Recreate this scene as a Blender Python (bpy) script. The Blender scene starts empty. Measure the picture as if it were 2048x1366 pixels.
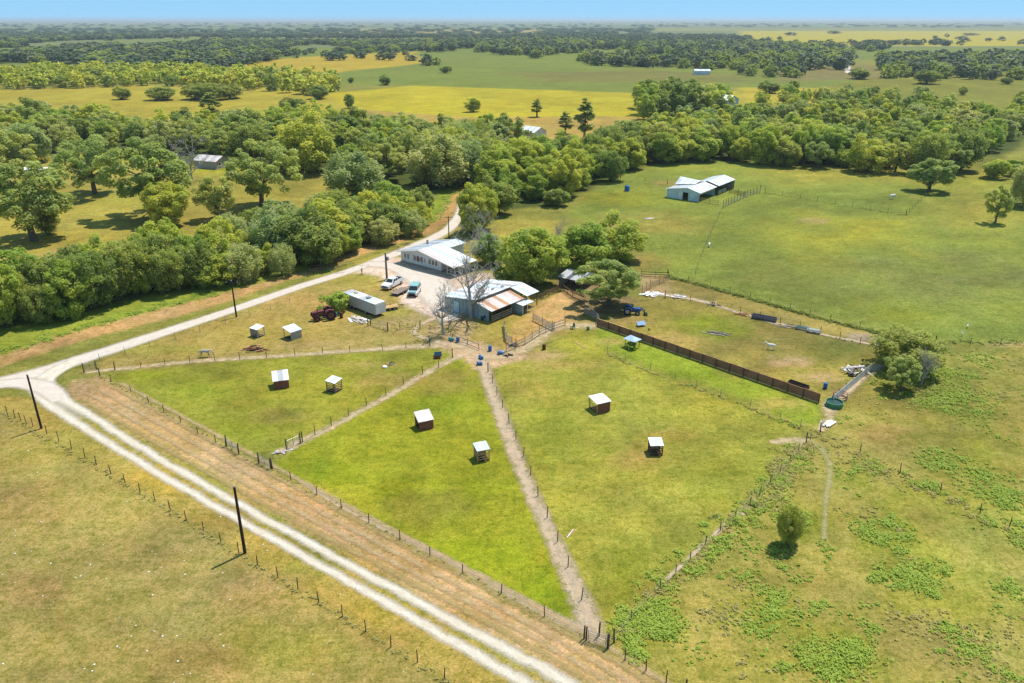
import bpy, bmesh, math, random
import numpy as np
from mathutils import Vector, Matrix

# ------------------------------------------------------------------ camera, sky, sun, exposure
scene = bpy.context.scene
COL = scene.collection
H = 50.0                       # drone height in metres
F = 1540.0                     # focal length in photo pixels (2048 wide)
PITCH = math.atan2(683 - 38.5, F)
S, C = math.sin(PITCH), math.cos(PITCH)

cam = bpy.data.cameras.new('camera')
cam.sensor_width = 36.0
cam.lens = 36.0 * F / 2048
cam.clip_start, cam.clip_end = 1.0, 120000
camo = bpy.data.objects.new('camera', cam)
COL.objects.link(camo)
camo.location = (0, 0, H)
camo.rotation_euler = (math.pi / 2 - PITCH, 0, 0)
scene.camera = camo

SUN_EL, SUN_AZ = math.radians(66), math.radians(45)      # azimuth from +Y towards +X
SUN_DIR = Vector((math.sin(SUN_AZ) * math.cos(SUN_EL), math.cos(SUN_AZ) * math.cos(SUN_EL), math.sin(SUN_EL)))
world = bpy.data.worlds.new('World')
scene.world = world
world.use_nodes = True
wn = world.node_tree
bg = wn.nodes['Background']
sky = wn.nodes.new('ShaderNodeTexSky')
sky.sky_type = 'NISHITA'
sky.sun_disc = False
sky.sun_elevation = SUN_EL
sky.sun_rotation = SUN_AZ
sky.altitude = 0
sky.air_density = 0.20
sky.dust_density = 0.0
sky.ozone_density = 4.0
gam = wn.nodes.new('ShaderNodeGamma')            # even out the whole dome, horizon to zenith alike
gam.inputs[1].default_value = 0.22
tin = wn.nodes.new('ShaderNodeMix')
tin.data_type, tin.blend_type = 'RGBA', 'MULTIPLY'
tin.inputs[0].default_value = 1.0
tin.inputs[7].default_value = (1.34, 2.34, 3.06, 1)
wn.links.new(sky.outputs[0], gam.inputs[0])
wn.links.new(gam.outputs[0], tin.inputs[6])
wn.links.new(tin.outputs[2], bg.inputs[0])
bg.inputs[1].default_value = 0.13

sun = bpy.data.lights.new('sun', 'SUN')
sun.energy = 3.45
sun.angle = math.radians(0.55)
sun.color = (1.0, 0.95, 0.87)
suno = bpy.data.objects.new('sun', sun)
COL.objects.link(suno)
suno.rotation_euler = (-SUN_DIR).to_track_quat('-Z', 'Y').to_euler()
suno.location = (0, 0, 200)

scene.view_settings.view_transform = 'Standard'
scene.view_settings.look = 'None'
scene.view_settings.gamma = 1.0
scene.view_settings.use_curve_mapping = False
scene.view_settings.exposure = 0.68
scene.render.engine = 'CYCLES'
scene.cycles.use_denoising = True
scene.cycles.max_bounces = 8
scene.cycles.diffuse_bounces = 4
scene.cycles.transparent_max_bounces = 12
scene.cycles.volume_bounces = 0
scene.render.film_transparent = False
KEXP = 1.72                    # scene radiance per unit albedo at this exposure, used to turn photo colours into albedo

# ------------------------------------------------------------------ helpers
rng = np.random.default_rng(7)
rnd = random.Random(7)

def P(px, py, z=0.0):
    """point of the place at height z seen at photo pixel (px, py)"""
    u, v = px - 1024.0, py - 683.0
    down, fwd = F * S + v * C, F * C - v * S
    t = (H - z) / down
    return Vector((u * t, fwd * t, z))

def HT(base, py_top):
    v = py_top - 683.0
    return H - base.y * (F * S + v * C) / (F * C - v * S)

def mpp(base, z=0.0):
    """metres per photo pixel at a place"""
    return (base.y * C + (H - z) * S) / F

def lin(c):
    c = np.asarray(c, float) / 255.0
    return np.where(c <= 0.04045, c / 12.92, ((c + 0.055) / 1.055) ** 2.4)

def A(r, g, b, k=None):
    v = lin((r, g, b)) / (k or KEXP)
    return tuple(float(x) for x in np.clip(v, 0.004, 0.82))

def vnoise(x, y, seed=0):
    x = np.asarray(x, float); y = np.asarray(y, float)
    xi, yi = np.floor(x).astype(np.int64), np.floor(y).astype(np.int64)
    xf, yf = x - xi, y - yi
    def h(a, b):
        n = (a * 374761393 + b * 668265263 + seed * 982451653) & 0x7fffffff
        n = ((n ^ (n >> 13)) * 1274126177) & 0x7fffffff
        return ((n ^ (n >> 16)) & 0xffff) / 65535.0
    u, v = xf * xf * (3 - 2 * xf), yf * yf * (3 - 2 * yf)
    return (h(xi, yi) * (1 - u) + h(xi + 1, yi) * u) * (1 - v) + (h(xi, yi + 1) * (1 - u) + h(xi + 1, yi + 1) * u) * v

def fbm(x, y, seed=0, octv=4):
    s, a, n = 0.0, 1.0, 0.0
    for i in range(octv):
        s = s + a * vnoise(x * 2 ** i, y * 2 ** i, seed + i * 17); n += a; a *= 0.5
    return s / n - 0.5

def tag(o, label=None, cat=None, group=None, kind=None):
    if label: o['label'] = label
    if cat: o['category'] = cat
    if group: o['group'] = group
    if kind: o['kind'] = kind
    return o

def thing(name, label, cat, loc=(0, 0, 0), rz=0.0, group=None):
    o = bpy.data.objects.new(name, None)
    o.empty_display_size = 0.3
    COL.objects.link(o)
    o.location = loc; o.rotation_euler = (0, 0, rz)
    return tag(o, label, cat, group)

def link(name, mesh, parent=None, loc=None, rot=None, mat=None):
    o = bpy.data.objects.new(name, mesh)
    COL.objects.link(o)
    if parent is not None: o.parent = parent
    if loc is not None: o.location = loc
    if rot is not None: o.rotation_euler = rot
    return o

def mesh_np(name, verts, faces, mat=None, var=None, smooth=False):
    """verts (n,3), faces (m,k) all of one size"""
    me = bpy.data.meshes.new(name)
    verts = np.ascontiguousarray(verts, dtype=np.float32); faces = np.ascontiguousarray(faces, dtype=np.int32)
    m, k = faces.shape
    me.vertices.add(len(verts)); me.vertices.foreach_set('co', verts.ravel())
    me.loops.add(m * k); me.loops.foreach_set('vertex_index', faces.ravel())
    me.polygons.add(m)
    me.polygons.foreach_set('loop_start', np.arange(0, m * k, k, dtype=np.int32))
    if smooth: me.polygons.foreach_set('use_smooth', np.ones(m, bool))
    me.update(calc_edges=True)
    if var is not None:
        at = me.attributes.new('var', 'FLOAT', 'FACE'); at.data.foreach_set('value', np.asarray(var, np.float32))
    if mat: me.materials.append(mat)
    return me

class MB:
    """collects simple shapes into one mesh"""
    def __init__(s): s.v, s.f = [], []
    def add(s, vs, fs):
        b = len(s.v); s.v += [tuple(p) for p in vs]; s.f += [tuple(i + b for i in f) for f in fs]; return s
    def box(s, x0, x1, y0, y1, z0, z1, M=None, ch=0.0):
        if ch > 0:
            bm = bmesh.new(); bmesh.ops.create_cube(bm, size=1)
            for v in bm.verts: v.co = Vector(((x0 + x1) / 2 + v.co.x * (x1 - x0), (y0 + y1) / 2 + v.co.y * (y1 - y0), (z0 + z1) / 2 + v.co.z * (z1 - z0)))
            bmesh.ops.bevel(bm, geom=bm.edges[:], offset=ch, segments=2, affect='EDGES', profile=0.6)
            bm.verts.index_update()
            vs = [v.co.copy() for v in bm.verts]; fs = [[v.index for v in f.verts] for f in bm.faces]; bm.free()
        else:
            vs = [Vector((x, y, z)) for z in (z0, z1) for (x, y) in ((x0, y0), (x1, y0), (x1, y1), (x0, y1))]
            fs = [(3, 2, 1, 0), (4, 5, 6, 7), (0, 1, 5, 4), (1, 2, 6, 5), (2, 3, 7, 6), (3, 0, 4, 7)]
        if M is not None: vs = [M @ p for p in vs]
        return s.add(vs, fs)
    def bar(s, a, b, w, h=None, roll=Vector((0, 0, 1))):
        a, b = Vector(a), Vector(b); h = h or w
        d = (b - a).normalized(); r = d.cross(roll)
        if r.length < 1e-4: r = d.cross(Vector((1, 0, 0)))
        r.normalize(); u = r.cross(d)
        vs = [p + r * (w / 2) * i + u * (h / 2) * j for p in (a, b) for (i, j) in ((-1, -1), (1, -1), (1, 1), (-1, 1))]
        return s.add(vs, [(0, 1, 2, 3), (7, 6, 5, 4), (0, 4, 5, 1), (1, 5, 6, 2), (2, 6, 7, 3), (3, 7, 4, 0)])
    def tube(s, pts, radii, n=6, cap=True):
        pts = [Vector(p) for p in pts]
        if not hasattr(radii, '__len__'): radii = [radii] * len(pts)
        vs, fs = [], []
        for i, p in enumerate(pts):
            d = (pts[min(i + 1, len(pts) - 1)] - pts[max(i - 1, 0)]).normalized()
            r = d.cross(Vector((0.31, 0.95, 0.05)))
            if r.length < 0.05: r = d.cross(Vector((1, 0, 0)))
            r.normalize(); u = r.cross(d)
            for k in range(n):
                a = 2 * math.pi * k / n
                vs.append(p + (r * math.cos(a) + u * math.sin(a)) * radii[i])
        for i in range(len(pts) - 1):
            for k in range(n):
                fs.append((i * n + k, i * n + (k + 1) % n, (i + 1) * n + (k + 1) % n, (i + 1) * n + k))
        if cap:
            fs.append(tuple(range(n - 1, -1, -1))); fs.append(tuple((len(pts) - 1) * n + k for k in range(n)))
        return s.add(vs, fs)
    def lathe(s, prof, n=16, M=None):
        vs, fs = [], []
        for (r, z) in prof:
            for k in range(n):
                a = 2 * math.pi * k / n; p = Vector((r * math.cos(a), r * math.sin(a), z)); vs.append(M @ p if M is not None else p)
        for i in range(len(prof) - 1):
            for k in range(n): fs.append((i * n + k, i * n + (k + 1) % n, (i + 1) * n + (k + 1) % n, (i + 1) * n + k))
        fs.append(tuple(range(n - 1, -1, -1))); fs.append(tuple((len(prof) - 1) * n + k for k in range(n)))
        return s.add(vs, fs)
    def prism(s, poly, y0, y1, M=None):
        """side profile (x,z) extruded along y"""
        n = len(poly)
        vs = [Vector((x, y0, z)) for x, z in poly] + [Vector((x, y1, z)) for x, z in poly]
        if M is not None: vs = [M @ p for p in vs]
        fs = [tuple(range(n)), tuple(range(2 * n - 1, n - 1, -1))] + [(i, i + n, (i + 1) % n + n, (i + 1) % n) for i in range(n)]
        return s.add(vs, fs)
    def slab(s, quad, t):
        """four corners, thickened along their normal"""
        q = [Vector(p) for p in quad]; nrm = (q[1] - q[0]).cross(q[3] - q[0]).normalized() * t
        vs = q + [p - nrm for p in q]
        return s.add(vs, [(0, 1, 2, 3), (7, 6, 5, 4), (0, 4, 5, 1), (1, 5, 6, 2), (2, 6, 7, 3), (3, 7, 4, 0)])
    def mesh(s, name, mat=None, smooth=False):
        me = bpy.data.meshes.new(name); me.from_pydata([tuple(v) for v in s.v], [], s.f)
        bm = bmesh.new(); bm.from_mesh(me); bmesh.ops.recalc_face_normals(bm, faces=bm.faces[:]); bm.to_mesh(me); bm.free()
        if smooth:
            me.polygons.foreach_set('use_smooth', [True] * len(me.polygons))
            me.set_sharp_from_angle(angle=math.radians(40))
        if mat: me.materials.append(mat)
        return me
    def build(s, name, mat, parent=None, loc=None, rot=None, smooth=False):
        return link(name, s.mesh(name, mat, smooth), parent, loc, rot)

# ------------------------------------------------------------------ materials
def newmat(name):
    m = bpy.data.materials.new(name); m.use_nodes = True
    nt = m.node_tree; return m, nt, nt.nodes['Principled BSDF']

def N(nt, t, **kw):
    n = nt.nodes.new(t)
    for k, v in kw.items(): setattr(n, k, v)
    return n

def mathn(nt, op, a, b=None, c=None, clamp=False):
    n = N(nt, 'ShaderNodeMath', operation=op); n.use_clamp = clamp
    for i, v in enumerate((a, b, c)):
        if v is None: continue
        if hasattr(v, 'is_linked') or hasattr(v, 'links'): nt.links.new(v, n.inputs[i])
        else: n.inputs[i].default_value = v
    return n.outputs[0]

def mixc(nt, fac, a, b, mode='MIX'):
    n = N(nt, 'ShaderNodeMix', data_type='RGBA', blend_type=mode)
    for sock, v in ((n.inputs[0], fac), (n.inputs[6], a), (n.inputs[7], b)):
        if hasattr(v, 'links'): nt.links.new(v, sock)
        elif isinstance(v, (int, float)): sock.default_value = v
        else: sock.default_value = (*v[:3], 1)
    return n.outputs[2]

def noise(nt, scale, detail=3, rough=0.55, vec=None, dist=0.0):
    n = N(nt, 'ShaderNodeTexNoise'); n.inputs['Scale'].default_value = scale; n.inputs['Detail'].default_value = detail
    n.inputs['Roughness'].default_value = rough; n.inputs['Distortion'].default_value = dist
    if vec is not None: nt.links.new(vec, n.inputs['Vector'])
    return n.outputs[0]

def ramp(nt, fac, lo, hi):
    n = N(nt, 'ShaderNodeMapRange'); n.inputs[1].default_value = lo; n.inputs[2].default_value = hi
    nt.links.new(fac, n.inputs[0]); return n.outputs[0]

_mats = {}
def mat(name, col, rough=0.7, metal=0.0, var=0.25, scale=1.5, dirt=None, dirt_amt=0.4, bump=0.0, spec=0.3):
    """painted, wooden or metal surface with worn, blotchy colour"""
    if name in _mats: return _mats[name]
    m, nt, b = newmat(name)
    tc = N(nt, 'ShaderNodeTexCoord').outputs['Object']
    n1 = noise(nt, scale, 5, 0.6, tc); n2 = noise(nt, scale * 7, 3, 0.6, tc)
    dark = tuple(c * (1 - var) for c in col); lite = tuple(min(0.85, c * (1 + var)) for c in col)
    c = mixc(nt, ramp(nt, n1, 0.3, 0.7), dark, lite)
    c = mixc(nt, mathn(nt, 'MULTIPLY', ramp(nt, n2, 0.35, 0.7), 0.35), c, tuple(x * 0.75 for x in col))
    if dirt is not None:
        n3 = noise(nt, scale * 0.8, 6, 0.7, tc, 0.6)
        c = mixc(nt, mathn(nt, 'MULTIPLY', ramp(nt, n3, 0.5, 0.68), dirt_amt), c, dirt)
    nt.links.new(c, b.inputs['Base Color'])
    b.inputs['Roughness'].default_value = rough; b.inputs['Metallic'].default_value = metal
    b.inputs['Specular IOR Level'].default_value = spec
    if bump > 0:
        bn = N(nt, 'ShaderNodeBump'); bn.inputs['Strength'].default_value = bump; bn.inputs['Distance'].default_value = 0.02
        nt.links.new(n2, bn.inputs['Height']); nt.links.new(bn.outputs[0], b.inputs['Normal'])
    _mats[name] = m; return m

def leafmat(name, dark, lite, trans=0.5):
    """leaf cards: colour varies leaf by leaf, and from plant to plant"""
    m, nt, b = newmat(name)
    at = N(nt, 'ShaderNodeAttribute'); at.attribute_name = 'var'
    oi = N(nt, 'ShaderNodeObjectInfo')
    f = mathn(nt, 'ADD', mathn(nt, 'MULTIPLY', at.outputs['Fac'], 0.6), mathn(nt, 'MULTIPLY', oi.outputs['Random'], 0.4), clamp=True)
    c = mixc(nt, f, dark, lite)
    warm = mixc(nt, oi.outputs['Random'], (0.93, 1.0, 0.98), (1.08, 1.0, 0.85), 'MIX')
    if 'weed' not in name: c = mixc(nt, 1.0, c, warm, 'MULTIPLY')
    nt.links.new(c, b.inputs['Base Color']); b.inputs['Roughness'].default_value = 0.6; b.inputs['Specular IOR Level'].default_value = 0.25
    t = N(nt, 'ShaderNodeBsdfTranslucent'); nt.links.new(mixc(nt, 1.0, c, (1.25, 1.3, 0.6), 'MULTIPLY'), t.inputs[0])
    mx = N(nt, 'ShaderNodeMixShader'); mx.inputs[0].default_value = trans
    nt.links.new(b.outputs[0], mx.inputs[1]); nt.links.new(t.outputs[0], mx.inputs[2])
    nt.links.new(mx.outputs[0], nt.nodes['Material Output'].inputs['Surface'])
    return m

L_OAK = leafmat('leaf_oak', (0.181, 0.231, 0.059), (0.435, 0.476, 0.125))
L_PECAN = leafmat('leaf_pecan', (0.290, 0.349, 0.099), (0.580, 0.580, 0.197))
L_BRIGHT = leafmat('leaf_bright', (0.239, 0.343, 0.059), (0.580, 0.580, 0.111))
L_YELLOW = leafmat('leaf_yellowgreen', (0.377, 0.435, 0.059), (0.580, 0.580, 0.118))
L_WILLOW = leafmat('leaf_willow', (0.290, 0.349, 0.131), (0.580, 0.580, 0.276))
L_WEED = leafmat('leaf_weed', (0.250, 0.340, 0.035), (0.460, 0.540, 0.085), 0.35)
L_WEED2 = leafmat('leaf_dryweed', (0.360, 0.310, 0.090), (0.580, 0.510, 0.180), 0.35)
L_FARDARK = leafmat('leaf_far_dark', (0.082, 0.120, 0.066), (0.183, 0.217, 0.101), 0.2)
L_FARYEL = leafmat('leaf_far_yellow', (0.390, 0.414, 0.041), (0.580, 0.580, 0.070), 0.25)
BARK = mat('bark', (0.12, 0.09, 0.065), 0.9, var=0.4, scale=3)
DEADWOOD = mat('dead_wood', (0.36, 0.34, 0.31), 0.85, var=0.3, scale=2)

# ------------------------------------------------------------------ the ground
def poly_w(pts):
    return np.array([P(x, y)[:2] for x, y in pts])

def sdist(X, Y, poly):
    """signed distance, positive inside"""
    d = np.full(X.shape, 1e18); ins = np.zeros(X.shape, bool); n = len(poly)
    for i in range(n):
        ax, ay = poly[i]; bx, by = poly[(i + 1) % n]
        ex, ey = bx - ax, by - ay
        wx, wy = X - ax, Y - ay
        t = np.clip((wx * ex + wy * ey) / (ex * ex + ey * ey + 1e-12), 0, 1)
        d = np.minimum(d, (wx - ex * t) ** 2 + (wy - ey * t) ** 2)
        c = (ay > Y) != (by > Y)
        with np.errstate(divide='ignore', invalid='ignore'):
            xi = ax + (Y - ay) * ex / (ey if ey != 0 else 1e-12)
        ins ^= c & (X < xi)
    d = np.sqrt(d); return np.where(ins, d, -d)

ys = [-30.0]
while ys[-1] < 60000: ys.append(ys[-1] + max(0.42, (ys[-1] + 30) * 0.0078 if ys[-1] < 3000 else (ys[-1]) * 0.03))
ys = np.array(ys); ts = np.linspace(-1.15, 1.15, 340)
GY, GT = np.meshgrid(ys, ts, indexing='ij')
GX = GT * (GY + 70.0)
gx, gy = GX.ravel(), GY.ravel()
# cover: ground colour at each vertex (photo-referred sRGB)
cov = np.tile(lin((146, 150, 68)), (len(gx), 1))

def paint(pts, rgb, soft=1.5, warp=1.0, wscale=0.12, amt=1.0, rel=False, world_pts=False):
    pw = np.array(pts) if world_pts else poly_w(pts)
    lo, hi = pw.min(0), pw.max(0)
    D = max(30, pw[:, 1].mean())
    if rel: soft, warp, wscale = soft * D / 100, warp * D / 100, wscale * 100 / D
    pad = soft * 2 + warp * 2
    idx = np.where((gx > lo[0] - pad) & (gx < hi[0] + pad) & (gy > lo[1] - pad) & (gy < hi[1] + pad))[0]
    if not len(idx): return
    x, y = gx[idx], gy[idx]
    x2 = x + warp * 2 * fbm(x * wscale, y * wscale, 3); y2 = y + warp * 2 * fbm(x * wscale + 9, y * wscale, 5)
    w = np.clip((sdist(x2, y2, pw) + soft) / (2 * soft), 0, 1); w = (w * w * (3 - 2 * w) * amt)[:, None]
    cov[idx] = cov[idx] * (1 - w) + lin(rgb) * w

def blot(px, py, rx, ry, rgb, amt=0.6):
    """soft patch of another ground colour; radii in photo pixels"""
    pts = [(px + rx * math.cos(a), py + ry * math.sin(a)) for a in np.linspace(0, 2 * math.pi, 12, endpoint=False)]
    pw = poly_w(pts); r = 0.5 * min(np.ptp(pw[:, 0]), np.ptp(pw[:, 1]))
    paint(pts, rgb, soft=r * 0.7, warp=r * 0.8, wscale=1.2 / r, amt=amt)

E = 2600
# far plain
paint([(-E, 101), (E, 101), (E, 39.6), (-E, 39.6)], (128, 142, 88), 30, 20, 0.002)
for (y0, y1, x0, x1, c) in [(41, 43, -600, 2700, (120, 138, 105)), (46, 49, 60, 640, (150, 145, 95)), (52, 55, 300, 1300, (112, 132, 88)), (57, 61, 700, 2700, (150, 155, 85)), (61.5, 67, 620, 1090, (178, 165, 100)),
                            (44, 47, 1100, 2000, (140, 148, 90)), (62, 92, 1480, 2700, (188, 182, 56)), (84, 96, 1375, 1535, (205, 172, 50)), (70, 84, 200, 900, (130, 145, 70))]:
    paint([(x0, y1), (x1, y1), (x1, y0), (x0, y0)], c, 0.6, 1.2, 0.3, rel=True)
paint([(-500, 135), (480, 128), (850, 120), (1700, 120), (2600, 130), (2600, 96), (-500, 96)], (128, 146, 62), 2, 2, rel=True)
paint([(440, 130), (600, 114), (830, 103), (852, 124), (760, 140), (690, 146), (560, 138)], (190, 172, 54), 0.5, 1, rel=True)
paint([(640, 168), (690, 142), (850, 127), (1000, 112), (1130, 100), (1290, 128), (1700, 150), (1720, 165), (1420, 200), (1290, 188), (830, 172)], (130, 147, 60), 0.5, 0.8, rel=True)
paint([(1000, 145), (1300, 140), (1500, 150), (1480, 165), (1100, 165)], (134, 130, 66), 2, 2, rel=True, amt=0.7)
paint([(-500, 186), (20, 179), (300, 171), (640, 178), (705, 196), (700, 238), (430, 262), (260, 232), (0, 224), (-500, 225)], (180, 172, 62), 0.6, 1, rel=True)
paint([(660, 186), (830, 171), (1290, 187), (1480, 182), (1480, 215), (1300, 245), (950, 242), (700, 218)], (188, 182, 46), 0.5, 0.8, rel=True)
paint([(690, 216), (950, 236), (1190, 232), (1300, 236), (1260, 262), (1220, 310), (1010, 310), (870, 256)], (190, 168, 84), 0.8, 1.2, rel=True)
paint([(1480, 175), (1640, 176), (1640, 205), (1480, 212)], (190, 180, 62), 1, 1, rel=True)
paint([(1640, 178), (1720, 157), (2048, 160), (2700, 165), (2700, 222), (1900, 217), (1700, 200)], (136, 142, 52), 0.5, 0.6, rel=True)
paint([(1540, 140), (1720, 128), (1780, 135), (1760, 156), (1560, 165)], (140, 132, 80), 1, 1, rel=True, amt=0.8)
# woods floors
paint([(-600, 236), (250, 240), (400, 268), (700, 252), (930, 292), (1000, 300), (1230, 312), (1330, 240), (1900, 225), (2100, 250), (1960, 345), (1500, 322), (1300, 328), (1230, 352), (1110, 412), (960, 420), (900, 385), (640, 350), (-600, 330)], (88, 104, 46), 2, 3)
# left park
paint([(-500, 320), (0, 318), (240, 300), (420, 340), (640, 345), (720, 385), (640, 460), (480, 490), (260, 560), (0, 625), (-500, 700)], (170, 164, 74), 2, 3)
for b in [(160, 500, 45, 9, (205, 172, 130), .7), (80, 520, 60, 12, (178, 150, 95), .4), (430, 340, 70, 9, (176, 186, 50), .7), (520, 380, 50, 10, (160, 165, 60), .6), (30, 350, 60, 12, (196, 176, 110), .5), (230, 400, 70, 14, (150, 158, 62), .5)]: blot(*b)
# pasture round the far barn
paint([(1130, 432), (1200, 372), (1330, 322), (1560, 325), (1960, 352), (2400, 420), (2400, 740), (1790, 670), (1340, 552), (1290, 545), (1280, 455)], (138, 155, 64), 1.5, 2)
for b in [(1690, 470, 150, 34, (172, 170, 55), .8), (1310, 450, 80, 26, (168, 158, 76), .7), (1700, 352, 190, 20, (168, 164, 68), .8), (1950, 340, 80, 30, (180, 180, 70), .6), (1960, 420, 90, 36, (178, 168, 72), .6), (1500, 560, 150, 36, (112, 128, 56), .5),  # includes darker grey-green patches across the lower pasture
          (1700, 560, 180, 46, (122, 128, 66), .5), (1950, 560, 110, 60, (118, 124, 72), .6), (1630, 440, 30, 6, (176, 152, 110), .6), (1400, 480, 120, 18, (116, 134, 56), .5), (1820, 630, 80, 16, (128, 142, 42), .6), (1250, 395, 60, 18, (158, 164, 46), .6),
          (1450, 640, 120, 10, (140, 140, 70), .5), (1290, 520, 40, 16, (170, 150, 90), .5), (1400, 335, 100, 8, (150, 160, 60), .5), (1340, 365, 40, 6, (170, 140, 100), .4)]: blot(*b)
# yard, drier paddock above the first diagonal
paint([(110, 752), (400, 650), (690, 545), (760, 560), (870, 590), (1060, 600), (1180, 620), (1200, 650), (1010, 705), (900, 692), (560, 712), (200, 742)], (174, 162, 88), 1.2, 1.5)
for b in [(600, 600, 90, 14, (196, 166, 104), .6), (820, 650, 60, 16, (190, 172, 118), .6), (330, 700, 90, 9, (152, 160, 60), .55), (700, 560, 50, 10, (160, 158, 66), .6), (520, 670, 80, 10, (162, 158, 70), .5), (1000, 650, 60, 20, (166, 160, 66), .6), (640, 690, 100, 7, (190, 166, 110), .5), (770, 625, 40, 9, (158, 166, 62), .5)]: blot(*b)
# paddocks
paint([(200, 747), (560, 716), (880, 696), (936, 706), (760, 800), (562, 908), (480, 905), (300, 810)], (152, 158, 56), 0.6, 0.8)
paint([(944, 704), (966, 735), (1010, 870), (1186, 1256), (1100, 1238), (860, 1112), (540, 935), (570, 906)], (156, 166, 44), 0.6, 0.8)
paint([(985, 735), (1080, 700), (1170, 650), (1200, 690), (1250, 722), (1600, 850), (1560, 905), (1500, 1000), (1230, 1268), (1196, 1262), (1080, 1000)], (164, 168, 66), 0.7, 0.9)
for b in [(800, 980, 45, 30, (122, 138, 18), .8), (950, 980, 30, 40, (126, 142, 22), .7), (850, 1010, 90, 30, (140, 134, 60), .5), (650, 940, 60, 25, (132, 158, 28), .6), (930, 1120, 120, 40, (146, 168, 24), .6), (1080, 1180, 60, 50, (140, 166, 28), .7), (880, 800, 50, 40, (128, 156, 34), .6),
          (780, 760, 70, 14, (178, 158, 92), .6), (900, 760, 50, 22, (176, 156, 84), .6), (480, 860, 60, 20, (140, 156, 40), .6), (400, 780, 70, 16, (144, 160, 44), .6), (560, 830, 60, 14, (168, 156, 84), .5), (730, 730, 90, 8, (170, 152, 90), .5), (300, 750, 50, 8, (150, 168, 42), .7),
          (1060, 770, 40, 30, (176, 162, 80), .5), (1280, 920, 50, 26, (190, 164, 92), .6), (1260, 1000, 110, 60, (172, 172, 72), .5), (1100, 880, 60, 60, (150, 166, 50), .5), (1420, 820, 90, 40, (176, 176, 66), .5), (1250, 1150, 50, 60, (150, 164, 44), .6), (1340, 740, 60, 20, (150, 164, 56), .5),
          (1440, 950, 90, 40, (158, 168, 58), .6), (1080, 712, 60, 10, (206, 176, 130), .7), (1130, 730, 90, 10, (186, 170, 96), .6), (1180, 760, 120, 20, (160, 166, 66), .5), (1330, 870, 60, 14, (182, 160, 80), .5)]: blot(*b)
paint([(1196, 655), (1300, 690), (1642, 808), (1632, 860), (1440, 780), (1250, 716), (1190, 684)], (146, 168, 52), 0.4, 0.5)
for b in [(1560, 808, 60, 12, (190, 176, 96), .7), (1225, 684, 24, 8, (190, 172, 110), .6), (1400, 750, 60, 10, (132, 160, 40), .6)]: blot(*b)
paint([(1285, 575), (1345, 560), (1560, 625), (1785, 692), (1700, 770), (1648, 806), (1400, 715), (1205, 648), (1250, 620)], (162, 156, 74), 0.8, 0.8)
for b in [(1560, 690, 170, 36, (124, 118, 64), .75), (1430, 660, 70, 20, (112, 134, 34), .75), (1400, 640, 60, 10, (140, 158, 40), .7), (1660, 700, 80, 24, (112, 124, 52), .7), (1580, 725, 50, 9, (176, 156, 120), .8), (1635, 755, 40, 9, (200, 176, 124), .85), (1350, 680, 60, 12, (180, 156, 100), .6),
          (1500, 745, 60, 12, (134, 126, 70), .6), (1700, 780, 30, 12, (150, 130, 90), .6), (1330, 600, 50, 10, (176, 164, 84), .7), (1600, 770, 60, 10, (140, 136, 58), .6), (1250, 640, 50, 10, (176, 156, 96), .7)]: blot(*b)
# lane between debris line and hedge fence
paint([(1340, 556), (1780, 668), (1800, 688), (1780, 694), (1600, 655), (1340, 584)], (164, 154, 82), 0.5, 0.5)
paint([(1700, 664), (1790, 676), (1790, 694), (1690, 680)], (172, 160, 132), 0.6, 0.5)
paint([(1960, 686), (2400, 680), (2400, 702), (1960, 696)], (186, 162, 116), 0.5, 0.5)
# rough grass on the right
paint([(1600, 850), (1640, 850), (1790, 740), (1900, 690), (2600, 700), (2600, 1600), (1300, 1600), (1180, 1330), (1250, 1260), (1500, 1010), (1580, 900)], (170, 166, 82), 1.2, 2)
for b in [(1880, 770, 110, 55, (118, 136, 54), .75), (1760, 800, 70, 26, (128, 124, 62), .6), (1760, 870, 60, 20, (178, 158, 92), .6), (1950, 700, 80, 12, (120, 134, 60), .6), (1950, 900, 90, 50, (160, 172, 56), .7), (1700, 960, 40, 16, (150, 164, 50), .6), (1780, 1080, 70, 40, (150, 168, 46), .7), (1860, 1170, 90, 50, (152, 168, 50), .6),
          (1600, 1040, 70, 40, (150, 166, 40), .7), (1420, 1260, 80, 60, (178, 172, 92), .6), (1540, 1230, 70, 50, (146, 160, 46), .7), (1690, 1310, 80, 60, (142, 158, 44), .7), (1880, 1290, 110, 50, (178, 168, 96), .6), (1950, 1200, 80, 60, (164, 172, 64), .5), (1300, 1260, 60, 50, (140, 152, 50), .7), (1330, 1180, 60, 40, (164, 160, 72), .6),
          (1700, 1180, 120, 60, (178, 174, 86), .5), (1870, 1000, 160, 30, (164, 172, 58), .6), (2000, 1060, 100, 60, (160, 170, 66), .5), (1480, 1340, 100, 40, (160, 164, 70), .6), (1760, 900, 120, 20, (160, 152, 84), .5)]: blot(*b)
# mown strip beside the track
paint([(152, 756), (205, 752), (480, 908), (545, 942), (860, 1114), (1170, 1284), (1400, 1400), (1500, 1470), (1300, 1470), (1180, 1380), (900, 1230), (500, 990), (128, 792)], (200, 174, 122), 0.25, 0.4, 0.35)
for b in [(330, 880, 70, 30, (190, 160, 92), .6), (560, 1000, 120, 26, (196, 158, 100), .5), (780, 1130, 120, 24, (186, 158, 92), .6), (950, 1230, 90, 20, (186, 154, 88), .6), (1150, 1330, 80, 26, (192, 164, 108), .6), (220, 790, 40, 16, (216, 176, 124), .6)]: blot(*b)
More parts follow.
